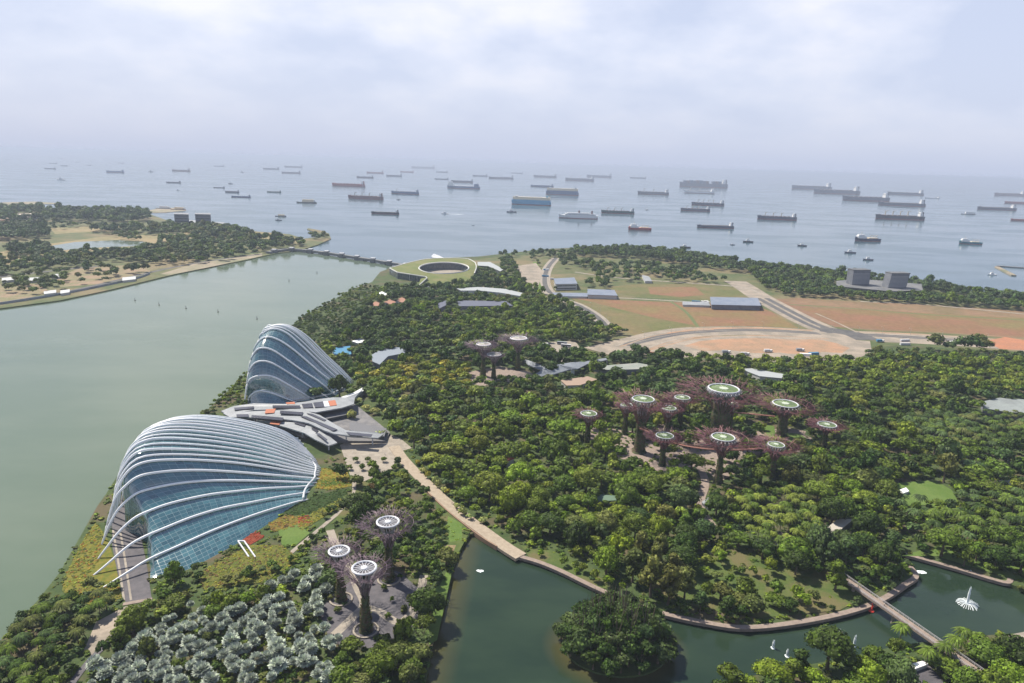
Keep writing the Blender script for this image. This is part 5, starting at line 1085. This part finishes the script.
# single trees one can pick out in the photo (pixel of the trunk foot)
for u, v, r, h, tone, form in [(550, 535, 8.5, 13, DK, 'round'), (576, 546, 8, 12, DK, 'round'), (606, 574, 7.5, 13, BRI, 'round'), (686, 545, 8.5, 12.5, DK, 'round'), (535, 558-18, 5, 7, MD, 'round'), (515, 535, 5.5, 9, MD, 'round'), (620, 540, 6, 9, MD, 'round'), (655, 528, 6.5, 9, BRI, 'round'), (618, 520, 7, 10, YG, 'round'), (565, 510, 7, 10, MD, 'round'),
  (632, 582, 7.5, 17, OL, 'tall'), (650, 597, 8, 20, OL, 'tall'), (668, 605, 7.5, 19, OL, 'tall'), (684, 600, 7, 16, OL, 'tall'), (655, 575, 6, 16, OL, 'tall'), (672, 583, 6, 15, OL, 'tall'), (640, 560, 6, 15, OL, 'tall'), (660, 560, 6, 14, OL, 'tall'),
  (735, 607, 6.5, 9, OL, 'round'), (752, 613, 6, 9, OL, 'round'), (720, 600, 6, 9, OL, 'round'), (745, 598, 6.5, 10, MD, 'round'), (790, 612, 5, 7, DK, 'round'), (775, 606, 5, 7, MD, 'round'), (835, 590, 7, 15, MD, 'tall'), (845, 570, 7.5, 17, BLG, 'tall'), (830, 570, 6.5, 15, BLG, 'tall'), (862, 560, 7.5, 16, DK, 'round'), (880, 570, 7.5, 15, DK, 'round'), (795, 575, 7, 13, DK, 'round'),
  (770, 685, 7.5, 11, BRI, 'round'), (748, 692, 5, 7, BRI, 'round'), (814, 688, 5.5, 8, BRI, 'round'), (838, 692, 4, 5, YG, 'round'), (862, 672, 5, 7, BRI, 'round'), (868, 690, 7.5, 11, BRI, 'round'), (852, 695, 6, 9, MD, 'round'), (894, 660, 4.5, 10, MD, 'round'), (944, 672, 6, 8, MD, 'round'), (985, 668, 8, 12, MD, 'round'), (1010, 690, 7, 10, BRI, 'round'), (1000, 655, 5, 8, OL, 'round'), (965, 690, 7, 9, MD, 'round'), (990, 695, 7, 9, MD, 'round'),
  (884, 640-12, 0, 0, MD, 'skip'), (175, 584, 6.0, 10, MD, 'round'), (166, 592, 4.2, 6.5, MD, 'round'), (198, 580, 3.2, 5, DK, 'round'), (165, 598, 4.2, 6, MD, 'round'), (196, 572, 3, 5, DK, 'round'), (185, 600, 3.5, 4, OL, 'round'), (150, 660, 5, 8, OL, 'round'), (178, 602, 3.2, 4, YG, 'round'),
  (212, 618, 5, 6, MD, 'round'), (230, 611, 5, 6.5, MD, 'round'), (247, 606, 5, 6.5, BRI, 'round'), (263, 600, 5, 6.5, MD, 'round'), (280, 596, 4.6, 6.5, BRI, 'round'), (218, 606, 4.5, 6, BRI, 'round'), (398, 668, 7, 10, OL, 'round'), (380, 678, 7, 10, MD, 'round'), (412, 678, 6, 9, MD, 'round'), (345, 685, 6.5, 9, MD, 'round'),
  (372, 452 + 18, 4.5, 7, BRI, 'round'), (340, 478, 6, 9, DK, 'round'), (357, 486, 6, 8, OL, 'round'), (372, 492, 3.5, 6, RUST, 'round')]:
    if form != 'skip': at(u, v, r, h, tone, form)
random.seed(5)
for i in range(52):      # the wooded island
    a = i * 2.39996; q = 17.5 * math.sqrt((i + .5) / 52); xx = 47 + q * 1.3 * math.cos(a); yy = 245 + q * 1.1 * math.sin(a)
    add_tree(xx, yy, random.uniform(4.6, 5.8), 5 + 17 * (1 - (q / 19) ** 2), DK if i % 3 else BLG, 'round', .9)
for u, v in [(416, 478), (421, 483), (436, 497), (441, 500), (432, 492), (450, 514), (456, 520), (462, 525), (476, 528), (428, 488), (411, 470), (413, 458)]:
    at(u + 7, v - 5, random.uniform(2.4, 3.6), 4.5, YL if u % 2 else PALEY, 'round')
for u, v_ in [(330, 622), (338, 612), (372, 584), (384, 590), (392, 602), (404, 612), (396, 634), (410, 600), (378, 640), (330, 600), (352, 642), (400, 578), (345, 606), (388, 618)]: at(u, v_, random.uniform(1.3, 2.4), 2.6, random.choice([MD, OL, DK]), 'round')
for i in range(9): at(394 - i * 1.2, 470 + i * 6.2, 2.3, 4, (0.16, 0.2, 0.09) if 0 else YG, 'round')
for u, v in [(362, 470), (356, 462), (368, 462), (380, 478), (390, 474), (350, 470), (376, 470), (384, 462)]: at(u, v, 2.8, 4, random.choice([DK, MD, OL]), 'round')
for u, v in [(352, 440 - 26), (366, 406), (375, 408), (388, 410), (381, 432), (404, 398), (358, 398), (420, 404)]: at(u, v + 6, 5, 7, PALEY, 'round')
ZONES = [   # px polygon, kind, spacing radius range, tones
 ([(60, 690), (130, 650), (172, 618), (205, 606), (250, 600), (300, 578), (322, 572), (330, 600), (346, 632), (352, 650), (338, 665), (330, 690)], 'silver', (1.5, 3.4), [SIL], 1.5),
 ([(-60, 720), (0, 650), (50, 612), (96, 588), (118, 606), (90, 630), (84, 660), (60, 720)], 'palmmix', (2.3, 3.8), [MD, DK, OL, BLG], 1),
 ([(330, 690), (338, 665), (352, 650), (395, 646), (420, 620), (432, 660), (424, 700)], 'round', (3.5, 6), [OL, MD, MD, BLG, OL], 1),
 ([(395, 560), (420, 530), (434, 520), (440, 560), (436, 590), (420, 585)], 'round', (3, 4.6), [DK, BLG, MD], 1),
 ([(268, 560), (300, 545), (330, 505), (350, 520), (372, 560), (350, 572), (322, 572), (250, 598), (205, 606), (200, 600), (240, 575)], 'round', (1.6, 3.4), [MD, OL, DK, YG, BLG], .6),
 ([(360, 490), (380, 470), (400, 475), (440, 510), (440, 545), (400, 560), (372, 530)], 'round', (3, 5), [DK, MD, MD, YG], .9),
 ([(355, 375), (430, 362), (466, 372), (470, 388), (430, 398), (360, 395)], 'round', (5, 7.5), [YG, YL, YG, YL, MD, MD], 1),
 ([(690, 356), (860, 360), (880, 366), (1100, 376), (1100, 398), (900, 394), (820, 386), (700, 372)], 'round', (4.5, 7.5), [YG, YG, BRI, YG, DK, MD], 1),
 ([(700, 358), (860, 362), (1100, 368), (1100, 392), (700, 380)], 'round', (5, 8), [YG, MD, MD, BRI, DK], 1),
 ([(900, 420), (1100, 415), (1100, 450), (980, 450), (900, 445)], 'palm', (2.8, 4.2), [MD, DK, MD, BLG, OL], 1),
 ([(735, 500), (810, 495), (825, 545), (790, 560), (740, 545)], 'palm', (2.6, 3.8), [YG, MD, YG, MD], .8),
 ([(890, 500), (1100, 500), (1100, 560), (960, 548), (900, 530)], 'palmmix', (3.0, 5.2), [MD, DK, BLG, MD], 1),
 ([(690, 545), (730, 550), (790, 570), (850, 590), (880, 592), (845, 608), (780, 618), (720, 615), (680, 600)], 'round', (2.5, 4.5), [OL, MD, YG, BRI], .22),
 ([(500, 545), (530, 552), (600, 586), (640, 598), (640, 575), (580, 550), (540, 530)], 'round', (2.0, 3.6), [YG, MD, BRI], .3)]
MAINT = [DK, MD, MD, DK, BRI, BLG, MD, DK, YG, OL]
def cover(poly, n, rmin, rmax):
    x0, x1 = min(p[0] for p in poly), max(p[0] for p in poly); y0, y1 = min(p[1] for p in poly), max(p[1] for p in poly)
    for _ in range(n): yield random.uniform(x0, x1), random.uniform(y0, y1)
MINY = {}
PALMS = []
random.seed(21)
def zone_at(q):
    for z_ in ZONES:
        if inpoly(q[0], q[1], z_[0]): return z_
bands = [(140, 420, 26000), (420, 800, 34000), (800, 1150, 22000)]
for ylo, yhi, n in bands:
    for _ in range(n):
        y = random.uniform(ylo, yhi); xm = y * .80 + 60; x = random.uniform(-xm, xm)
        q = px((x, y, LAND))
        if not (-45 < q[0] < 1075 and q[1] < 745): continue
        if q[1] < 356 and q[0] > 625 - max(0, (q[1] - 300)) * .0 and not (q[1] > 352): continue      # fields and works lie there
        if q[1] < 330 and q[0] > 600: continue
        if q[1] < 318 and q[0] > 545: continue
        if 680 < q[0] < 870 and q[1] < 363: continue
        if q[0] >= 870 and q[1] < 362: continue
        z_ = zone_at(q)
        if z_ is None:
            if x < -185 and 262 < y < 470 and q[0] < 200: continue
            if y < 215 or inpoly(q[0], q[1], [(436, 500), (480, 530), (456, 570), (436, 560)]): continue
            if inpoly(q[0], q[1], [(138, 556), (150, 608), (205, 608), (268, 562), (300, 545), (335, 508), (350, 520), (365, 470), (330, 445), (240, 500)]): continue
            if inpoly(q[0], q[1], [(585, 432), (660, 424), (800, 424), (812, 445), (745, 470), (715, 490), (695, 478), (640, 474), (600, 455)]) and random.random() < .8: continue
            kind, rr, tones, dens = 'round', ((3.4, 6.0) if random.random() < .4 else (6.2, 10.4)), MAINT, 1
            if y > 700: rr = (4.5, 8.5)
            if x < -195 or (q[0] < 250 and 360 < q[1] < 440): rr = (1.8, 3.0)
        else: _, kind, rr, tones, dens = z_
        if dens < 1 and random.random() > dens * .5: continue
        r = random.uniform(*rr)
        ing = inpoly(x, y, GARDEN)
        if not ing and not (inpoly(x, y, SHORE2) and q[1] > 664): continue
        if low(x, y): r = random.uniform(1.8, 2.9)
        if near_(x, y, r) or clear(x, y, r * .55): continue
        tone = random.choice(tones)
        if kind == 'round' and z_ is None:      # stands of one kind, as planted
            nz = math.sin(x * .021 + 1.3) + math.sin(y * .017 + x * .008) + math.sin((x - y) * .013); tone = random.choice([DK, BLG, MD, DK] if nz < -.7 else ([BRI, YG, MD, MD] if nz > 1.2 else MAINT))
        if kind == 'palmmix': kind = 'palm' if random.random() < .42 else 'round'
        if kind == 'silver' and math.sin(x * .19 + 1) * math.sin(y * .17) > .72: continue
        if kind == 'silver' and random.random() < .3: add_tree(x, y, r * .8, r * 1.3, random.choice([MD, OL, DK])); continue
        if kind == 'silver': PALMS.append((x, y, r, 3.4, SIL, 'silver')); put(x, y, r)
        elif kind == 'palm': PALMS.append((x, y, r, random.uniform(6, 9), tone, 'palm')); put(x, y, r)
        else: add_tree(x, y, r, r * random.uniform(1.35, 1.8) + (1.0 if r > 3 else 0), tone, 'tall' if z_ is None and 3.4 < r < 6.5 and random.random() < .16 else 'round')
for u, v in [(900, 640), (960, 650), (942, 662), (953, 655), (975, 655), (925, 668)]:
    p = P(u, v, LAND); PALMS.append((p[0], p[1], 3.8, 8.5, MD, 'palm'))
# coast belt, sparse field trees, eastern shore: beyond the first few hundred, one mass
MASS = []
def scatter(poly, n, rr, tones, ground=LAND, sp=.6, ok=None):
    w_ = poly_world(poly, ground); x0, x1 = min(p[0] for p in w_), max(p[0] for p in w_); y0, y1 = min(p[1] for p in w_), max(p[1] for p in w_); k = 0
    for _ in range(n * 12):
        x, y = random.uniform(x0, x1), random.uniform(y0, y1)
        if not inpoly(x, y, w_): continue
        r = random.uniform(*rr)
        if low(x, y): r = min(r, 4)
        if near_(x, y, r * sp / .6) or clear(x, y, 1): continue
        put(x, y, r); MASS.append((x, y, r, r * 1.5 + 2, random.choice(tones), 'round', ground)); k += 1
        if k >= n: break
T_ = [FAR, FAR, MD, BLG]
scatter([(575, 251), (640, 250), (700, 257.5), (740, 264), (800, 271), (860, 277), (900, 283), (960, 291), (1024, 300), (1080, 309), (1080, 316), (1024, 307), (960, 298), (900, 291), (850, 287), (760, 277), (690, 266), (640, 259), (580, 257)], 760, (7, 12), T_)
scatter([(745, 272), (838, 280), (838, 292), (905, 295), (1024, 306), (1080, 312), (1080, 320), (1024, 316), (930, 306), (860, 300), (790, 297), (765, 290)], 330, (6, 10), T_ + [MD])
scatter([(590, 272), (660, 274), (740, 279), (750, 286), (690, 283), (600, 282)], 45, (6, 10), T_)
scatter([(560, 262), (640, 266), (700, 272), (690, 277), (610, 273), (560, 268)], 70, (6, 10), T_)
scatter([(575, 251), (640, 250), (700, 257.5), (690, 265), (640, 258), (578, 257)], 160, (6, 10), T_)
scatter([(500, 262), (516, 264), (522, 276), (524, 290), (500, 288)], 40, (5, 8), T_ + [MD])
scatter([(545, 254), (575, 252), (575, 262), (552, 264)], 40, (5, 8), T_ + [OL])
scatter([(500, 256), (548, 252), (550, 258), (520, 262), (500, 260)], 24, (5, 8), T_)
scatter([(582, 283), (612, 284), (620, 289), (584, 288)], 8, (7, 9), T_)
scatter([(480, 268), (502, 272), (505, 286), (478, 286), (476, 276)], 26, (5, 8), T_ + [MD])
scatter([(550, 285), (556, 288), (554, 296), (548, 296)], 6, (4, 5), [MD])
scatter([(538, 262), (532, 276), (528, 290), (536, 292), (540, 276)], 16, (4, 6), [MD, YG])
scatter([(380, 287), (460, 289), (520, 297), (560, 302), (600, 325), (560, 322), (480, 306), (400, 300), (365, 297)], 190, (6, 9), T_ + [MD, YG])
scatter([(440, 272 + 14), (452, 287), (452, 292), (436, 292)], 4, (6, 8), T_)
scatter([(866, 353), (930, 354), (1005, 356), (1100, 366), (1100, 374), (930, 370), (866, 364)], 110, (3, 6), T_ + [OL, MD])
scatter([(932, 350), (985, 350), (1002, 360), (960, 364), (924, 361)], 34, (8, 13), [DK, FAR, OL, DK])
scatter([(835, 347), (852, 347), (856, 358), (838, 358)], 6, (7, 10), [FAR, OL])
scatter([(860, 296), (930, 298), (1024, 307), (1080, 314), (1080, 323), (1024, 315), (930, 306), (860, 301)], 260, (6, 9), [MD, FAR, MD, BLG])
scatter([(930, 300), (1024, 308), (1080, 316), (1080, 322), (1024, 316), (940, 305)], 120, (5, 8), [MD, FAR])
scatter([(620, 352), (700, 362), (700, 368), (640, 365)], 40, (5, 8), [YG, MD, FAR])
# eastern shore
E_ = [FAR, MD, BLG, FAR, OL]
scatter([(-20, 208), (40, 211), (148, 214), (150, 222), (120, 225), (80, 222), (30, 222), (-20, 224)], 300, (11, 17), [FAR, BLG, MD], 1.6)
scatter([(-20, 228), (20, 227), (50, 231), (48, 239), (0, 241), (-20, 242)], 120, (9, 14), [FAR, BLG], 1.6)
scatter([(92, 230), (170, 226), (232, 229), (250, 232), (245, 238), (170, 236), (120, 234), (95, 234)], 160, (9, 14), E_, 1.6)
scatter([(160, 240), (230, 236), (300, 242), (306, 246), (262, 253), (220, 262), (165, 266), (130, 262), (110, 254), (160, 248)], 290, (7, 12), E_ + [MD], 1.6)
scatter([(0, 258), (60, 254), (110, 254), (160, 256), (165, 266), (110, 264), (60, 268), (0, 276), (-40, 276)], 150, (6, 10), E_ + [MD], 1.6)
scatter([(0, 270), (80, 266), (150, 272), (110, 284), (60, 292), (0, 300)], 60, (6, 9), E_ + [MD], 1.6)
scatter([(8, 249), (48, 248), (54, 256), (12, 257)], 40, (9, 13), [FAR], 1.6)
scatter([(309, 235.5), (326, 235), (328, 239), (316, 241)], 16, (6, 9), E_, 1.6)
scatter([(112, 232), (130, 233), (150, 246), (120, 241), (112, 240)], 20, (6, 9), E_, 1.6)
scatter([(0, 222), (40, 222), (100, 227), (60, 230), (0, 229)], 40, (6, 10), E_, 1.6)

# the few hundred that show largest become trees of their own; the remainder is one far-off wood
def vis(t):
    q = px((t[0], t[1], t[6] + t[3] * .6)); return -12 < q[0] < 1036 and 0 < q[1] < 700
tl = sorted([t for t in TREES if vis(t)], key=lambda t: -t[2] / depth((t[0], t[1], 5)))
SOLO = tl[:298]; MASS += tl[298:] + [t for t in TREES if not vis(t)]
print('trees', len(TREES), 'solo', len(SOLO), 'mass', len(MASS), 'palms', len(PALMS))
for i, (x, y, r, h, tone, form, z) in enumerate(SOLO):
    root = empty('casuarina_tree' if form == 'tall' else 'broadleaf_tree', (x, y, z), (i * 1.7) % 6.28); root['category'] = 'tree'; root['group'] = 'casuarina trees by the lake' if form == 'tall' else 'broadleaf trees of the garden'
    size = 'large' if r > 6.6 else ('small' if r < 4.2 else 'medium'); autolabel(root, f"{size} {TONE.get(tone, 'green')} {'feathery upright tree' if form == 'tall' else 'round tree'}", (x, y, z + h * .5), VM)
    ch = (h - r * .75) if form != 'tall' else h * .5
    me = random.choice(TALLM) if form == 'tall' else (random.choice(HUGE) if r > 6.8 and depth((x, y, 5)) < 420 else random.choice(HIM))
    tk = link('trunk', random.choice(TRK), None, root); tk.scale = (r * .55, r * .55, max(1.5, ch) * .95)
    c = link('crown', me, None, root); c.location = (0, 0, max(r * .25, ch * .82) if form != 'tall' else h * .55); kx_ = random.uniform(.85, 1.15); c.scale = (r * kx_, r / kx_, r * random.uniform(.8, 1.35)) if form != 'tall' else (r, r, h * .42)
    c.rotation_euler = (0, 0, random.uniform(0, 6.28)); j = random.uniform(.82, 1.2); c.color = (tone[0] * j * random.uniform(.9, 1.15), tone[1] * j, tone[2] * j, 1)
for i, (x, y, r, h, tone, form) in enumerate(PALMS):
    q = px((x, y, LAND + h))
    if not (-15 < q[0] < 1040 and q[1] < 700): continue
    root = empty('silver_fan_palm' if form == 'silver' else 'feather_palm', (x, y, LAND), (i * 1.3) % 6.28); root['category'] = 'palm'; root['group'] = 'silver fan palms of the lakeside slope' if form == 'silver' else 'green palms of the garden'
    autolabel(root, 'silver fan palm' if form == 'silver' else f"{TONE.get(tone, 'green')} feather palm", (x, y, LAND + h), VM)
    hh = h * random.uniform(.75, 1.2); tk = link('trunk', TRS, None, root); tk.scale = (3, 3, hh)
    c = link('fan_leaves' if form == 'silver' else 'fronds', random.choice(SILM if form == 'silver' else FEA), None, root); c.location = (0, 0, hh); s_ = r * (1.3 if form == 'silver' else 1.2); c.scale = (s_, s_, s_)
    j = random.uniform(.75, 1.2); c.color = (tone[0] * j, tone[1] * j, tone[2] * j, 1)
def merge(name, items, arrs, kind='stuff', zf=None):
    Vs, Fs, Ts = [], [], []; off = 0
    for i, (x, y, r, h, tone, form, z) in enumerate(items):
        V, F_ = arrs[i % len(arrs)]; a = random.uniform(0, 6.28); ca, sa_ = math.cos(a), math.sin(a)
        W_ = np.empty_like(V); W_[:, 0] = x + r * (V[:, 0] * ca - V[:, 1] * sa_); W_[:, 1] = y + r * (V[:, 0] * sa_ + V[:, 1] * ca); W_[:, 2] = z + max(r * .2, (h - r * .75) * .8) + r * V[:, 2] * random.uniform(.8, 1.45)
        if zf is not None: W_[:, 2] = z + r * zf * (V[:, 2] + .2)
        Vs.append(W_); Fs.append(F_ + off); off += len(V); j = random.uniform(.8, 1.2); Ts.append(np.tile(np.array([tone[0] * j * random.uniform(.9, 1.1), tone[1] * j, tone[2] * j]), (len(V), 1)))
    o = link(name, quad_mesh(name, np.concatenate(Vs), np.concatenate(Fs), FOLA, np.concatenate(Ts)), None); tag(o, kind=kind); return o
o = merge('woodland', MASS, LO); o['label'] = 'continuous mass of tree crowns filling the gardens and coast beyond the nearest trees'
# low planting between the trees
UC = [crown_arr(60 + s, 26, .30, 3, .7, .5) for s in range(4)]
US = []; random.seed(9)
GRASSY = [[(690, 560), (740, 555), (800, 565), (850, 580), (880, 592), (840, 610), (760, 618), (700, 608), (660, 595)], [(520, 545), (560, 556), (640, 590), (640, 604), (560, 572), (525, 560)], [(900, 556), (935, 556), (1040, 582), (1040, 590), (960, 572)]]
zb = LAND + .3
BEDS = [([(322, 468), (347, 470), (352, 486), (330, 490), (316, 488)], [YL, YL, ORG], 1), ([(320, 480), (350, 478), (350, 484), (322, 487)], [MD], 1), ([(280, 514), (300, 500), (345, 488), (348, 495), (318, 512), (285, 516)], [DK], 1), ([(296, 526), (312, 513), (347, 495), (350, 499), (332, 512), (302, 530)], [YL, OL, YL], 1),
 ([(268, 524), (285, 515), (314, 518), (312, 525), (272, 532)], [ORG, YL, RUST], 1), ([(298, 517), (310, 516), (310, 523), (298, 523)], [(0.35, 0.07, 0.03)], 1), ([(242, 540), (256, 531), (264, 537), (250, 545)], [(0.33, 0.06, 0.03)], 1), ([(228, 556), (250, 545), (282, 545), (300, 560), (265, 582), (205, 590), (195, 575)], [YL, OL, YG, RUST], .8),
 ([(62, 590), (66, 575), (80, 545), (96, 522), (108, 540), (116, 565), (122, 600), (96, 606), (70, 600)], [YL, YL, ORG, OL, YG], .9), ([(-20, 680), (40, 604), (62, 576), (90, 530), (98, 518), (94, 530), (70, 580), (50, 612), (-10, 690)], [YG, OL], .5), ([(150, 600), (175, 588), (200, 596), (180, 612), (150, 616)], [OL, YG, RUST], .9), ([(448, 516), (462, 524), (462, 540), (450, 542)], [BRI], .8), ([(436, 514), (448, 516), (446, 528), (436, 526)], [OL, YL], .8),
 ([(360, 400), (470, 385), (470, 392), (362, 408)], [OL], .5)]
for bi, (bp, bt, bd) in enumerate(BEDS[:9]):
    c_ = np.mean(np.array(bt), axis=0) * .8; m_ = mat('bed_%d' % bi, tuple(c_), .95, tuple(c_ * np.array([.55, .8, .6])), .4)
    MB().add([(*p, LAND + .21 + .004 * bi) for p in poly_world(bp, LAND + .2)], [tuple(range(len(bp)))]).build('flower_bed', m_)['kind'] = 'structure'
    w_ = poly_world(bp); x0, x1 = min(p[0] for p in w_), max(p[0] for p in w_); y0, y1 = min(p[1] for p in w_), max(p[1] for p in w_)
    if bi == 8: continue
    for _ in range(int((x1 - x0) * (y1 - y0) * .5)):
        x, y = random.uniform(x0, x1), random.uniform(y0, y1)
        if inpoly(x, y, w_): US.append((x, y, random.uniform(.6, 1.1), 0, random.choice(bt), 'r', LAND))
RNGW = poly_world(BEDS[8][0])
for _ in range(1500):
    x, y = random.uniform(-235, -170), random.uniform(255, 330)
    if inpoly(x, y, RNGW) and not clear(x, y, .8): US.append((x, y, random.uniform(.7, 1.3), 0, random.choice(BEDS[8][1]), 'r', LAND))
for ylo, yhi, n in ((150, 330, 16000), (330, 520, 14000)):
    for _ in range(n):
        y = random.uniform(ylo, yhi); xm = y * .80 + 40; x = random.uniform(-xm, xm); q = px((x, y, LAND))
        if not (-10 < q[0] < 1034 and q[1] < 700): continue
        if not (inpoly(x, y, GARDEN) or inpoly(x, y, SHORE2)): continue
        bed = next((b for b in BEDS if inpoly(q[0], q[1], b[0])), None)
        if bed is None and random.random() < .35: continue
        if bed is not None and False: continue
        if bed is None and any(inpoly(q[0], q[1], g_) for g_ in GRASSY) and random.random() < .86: continue
        if clear(x, y, 1.0): continue
        r = random.uniform(.7, 1.2) if bed else random.uniform(.8, 2.2); US.append((x, y, r, 0, random.choice(bed[1] if bed else [MD, DK, OL, BRI, MD, YG, BLG]), 'r', LAND))
o = merge('undergrowth', US, UC, zf=.6); o['label'] = 'low shrubs, flower beds and ground cover between paths and trees'
print('undergrowth', len(US))
# vehicles
def vehicle(u, v, ln, wd, ht, m_, label, name, cat, yaw):
    r_ = empty(name, P(u, v, LAND + .14), yaw); tag(r_, label, cat, 'parked vehicles')
    if name == 'bus': MB().box(-ln / 2, ln / 2, -wd / 2, wd / 2, .5, ht).build('body', m_, r_); MB().box(-ln * .46, ln * .46, -wd / 2 - .02, wd / 2 + .02, 1.5, ht - .5).build('window_band', WIN, r_)
    else: MB().box(-ln / 2, ln * .18, -wd / 2, wd / 2, .7, ht).build('cargo_box', m_, r_); MB().box(ln * .22, ln / 2, -wd / 2, wd / 2, .5, ht * .8).build('cab', SW_, r_); MB().box(ln * .4, ln / 2 + .02, -wd / 2 - .02, wd / 2 + .02, 1.4, ht * .75).build('window', WIN, r_)
    for sx in (-.32, .32):
        for sy in (-1, 1): 
            m2 = MB(); m2.tube([(ln * sx, sy * wd / 2 - .15, .5), (ln * sx, sy * wd / 2 + .1, .5)], .5, 10); m2.build('wheel', DARKW, r_)
vehicle(543, 346, 11, 2.6, 3.3, SW_, 'white bus parked at the left of the far car park', 'bus', 'bus', .1); vehicle(562, 344.5, 11, 2.6, 3.3, mat('bus_grey', (.25, .27, .3)), 'dark grey bus parked at the rear of the far car park', 'bus', 'bus', -.2); vehicle(566, 347, 11, 2.6, 3.3, mat('bus_pale', (.5, .5, .52)), 'pale bus parked right of the dark grey bus', 'bus', 'bus', -.2)
for u, v, c_, lb in ((726, 353, 'bus_grey', 'grey truck in the construction yard'), (745, 355, 'bus_pale', 'pale truck in the construction yard'), (800, 351, 'bus_grey', 'dark truck beside the yellow earth mound'), (880, 342, 'blue_roof', 'blue truck on the unfinished road at right'), (768, 352, 'bus_pale', 'pale truck at the right of the construction yard')): vehicle(u, v, 9, 2.6, 3.2, MATS[c_], lb, 'truck', 'truck', .1)
SITE_M = [('the long blue grey building', 735, 303), ('the yellow earth mound', 765, 345), ('the unfinished road bend', 850, 335), ('the far car park', 560, 352), ('the red earth pile', 1005, 345), ('the coast podium building', 880, 288)]
random.seed(77)
for k in range(15):
    u, v_ = random.choice([(random.uniform(650, 860), random.uniform(352, 357)), (random.uniform(870, 1015), random.uniform(340, 346)), (random.uniform(690, 709), random.uniform(302, 306)), (random.uniform(545, 552), random.uniform(268, 292))])
    p = P(u, v_, LAND + .1); cn = random.choice(['blue_roof', 'bus_grey', 'tent_white', 'terracotta', 'bus_pale']); r_ = empty('site_container', p, random.uniform(-.4, .4)); tag(r_, None, 'container', 'site containers and cabins'); autolabel(r_, {'blue_roof': 'blue', 'bus_grey': 'grey', 'tent_white': 'white', 'terracotta': 'rust red', 'bus_pale': 'pale grey'}[cn] + ' site container', p, SITE_M)
    ln_ = random.choice((6, 6, 12)); MB().box(-ln_ / 2, ln_ / 2, -1.25, 1.25, 0, 2.6).build('box_body', MATS[cn], r_); rb = MB()
    for q in range(ln_ * 2): rb.box(-ln_ / 2 + q * .5 + .1, -ln_ / 2 + q * .5 + .3, -1.29, 1.29, .15, 2.45)
    rb.build('ribbed_sides', MATS[cn], r_)
LM = [('the barrage end of the boulevard', 552, 262), ('the two storey pale building', 565, 281), ('the thin pale shed', 560, 295), ('the boulevard garden end', 600, 320), ('the unfinished road bend', 850, 335), ('the yellow earth mound', 765, 345), ('the road right end', 1000, 345)]
for pp_ in ([(556, 258), (549, 266), (545, 276), (546, 287), (556, 297), (578, 305), (596, 316), (606, 326)], [(640, 341), (700, 331.5), (760, 330), (830, 334), (880, 335.5), (940, 339), (1024, 345)]):
    pl = smooth([P(a, b, LAND) for a, b in pp_], 6)[::3]
    for p in pl:
        r_ = empty('street_lamp', (p[0] + 6, p[1] + 6, LAND)); tag(r_, None, 'street lamp', 'street lamps along the new roads'); autolabel(r_, 'slim grey street lamp', p, LM); MB().tube([(0, 0, 0), (0, 0, 9), (-.6, 0, 9.6), (-2, 0, 9.8)], [.14, .09, .07, .06], 5).build('pole', GRAYST, r_); MB().box(-3, -1.9, -.18, .18, 9.7, 9.9).build('lamp_head', GRAYST, r_)
def person(u, v, z, shirt, label, yaw=0.0):
    o = P(u, v, z); r_ = empty('person', o, yaw); tag(r_, label, 'person', 'people walking by the lake'); J = [(0, 0, .95, .13), (0, 0, 1.2, .14), (0, 0, 1.42, .15), (0, 0, 1.52, .06), (0, .01, 1.66, .10), (.1, 0, .9, .09), (.12, .08, .48, .06), (.12, .14, .06, .045), (-.1, 0, .9, .09), (-.12, -.06, .48, .06), (-.12, -.14, .06, .045), (.2, 0, 1.4, .06), (.26, -.05, 1.12, .045), (.27, .06, .88, .035), (-.2, 0, 1.4, .06), (-.26, .05, 1.12, .045), (-.27, -.04, .88, .035)]
    E_ = [(0, 1), (1, 2), (2, 3), (3, 4), (0, 5), (5, 6), (6, 7), (0, 8), (8, 9), (9, 10), (2, 11), (11, 12), (12, 13), (2, 14), (14, 15), (15, 16)]
    me = bpy.data.meshes.new('body'); me.from_pydata([j[:3] for j in J], E_, []); b_ = link('body', me, mat('skin_tone', (.45, .28, .2), .6), r_); m1 = b_.modifiers.new('skin', 'SKIN'); bpy.context.view_layer.update()
    for i_, j in enumerate(J): me.skin_vertices[0].data[i_].radius = (j[3], j[3])
    me.skin_vertices[0].data[0].use_root = True; b_.modifiers.new('sub', 'SUBSURF')
    MB().lathe([(.16, .92), (.17, 1.1), (.19, 1.3), (.2, 1.42), (.08, 1.5)], 10).build('shirt', shirt, r_); MB().lathe([(.105, 1.64), (.115, 1.72), (.06, 1.78), (.01, 1.79)], 10).build('hair', DARKW, r_)
    for sx in (.11, -.11): MB().tube([(sx, 0, .95), (sx * 1.1, .06 * (1 if sx > 0 else -1), .5), (sx * 1.1, .13 * (1 if sx > 0 else -1), .1)], [.12, .09, .075], 8).build('trouser_leg', mat('trousers', (.05, .06, .1)), r_)
for u, v_, z, c_, lb in ((423, 473, LAND + .5, 'bus_grey', 'person in grey walking down the upper boardwalk'), (452, 504, LAND + .5, 'tent_white', 'person in a white shirt midway on the boardwalk'), (474, 520, LAND + .5, 'red_paint', 'person in red on the lower boardwalk'), (884, 606, 5.5, 'tent_white', 'person in a white shirt near the middle of the footbridge'), (858, 588, 5.5, 'blue_roof', 'person in blue at the upper end of the footbridge'), (385, 455, LAND + .1, 'tent_white', 'person in white crossing the plaza by the canopy roofs'), (700, 620.5, LAND + .25, 'bus_grey', 'person in grey on the lakeside path behind the island')):
    person(u, v_, z, MATS[c_], lb, 1.0)
write_labels()
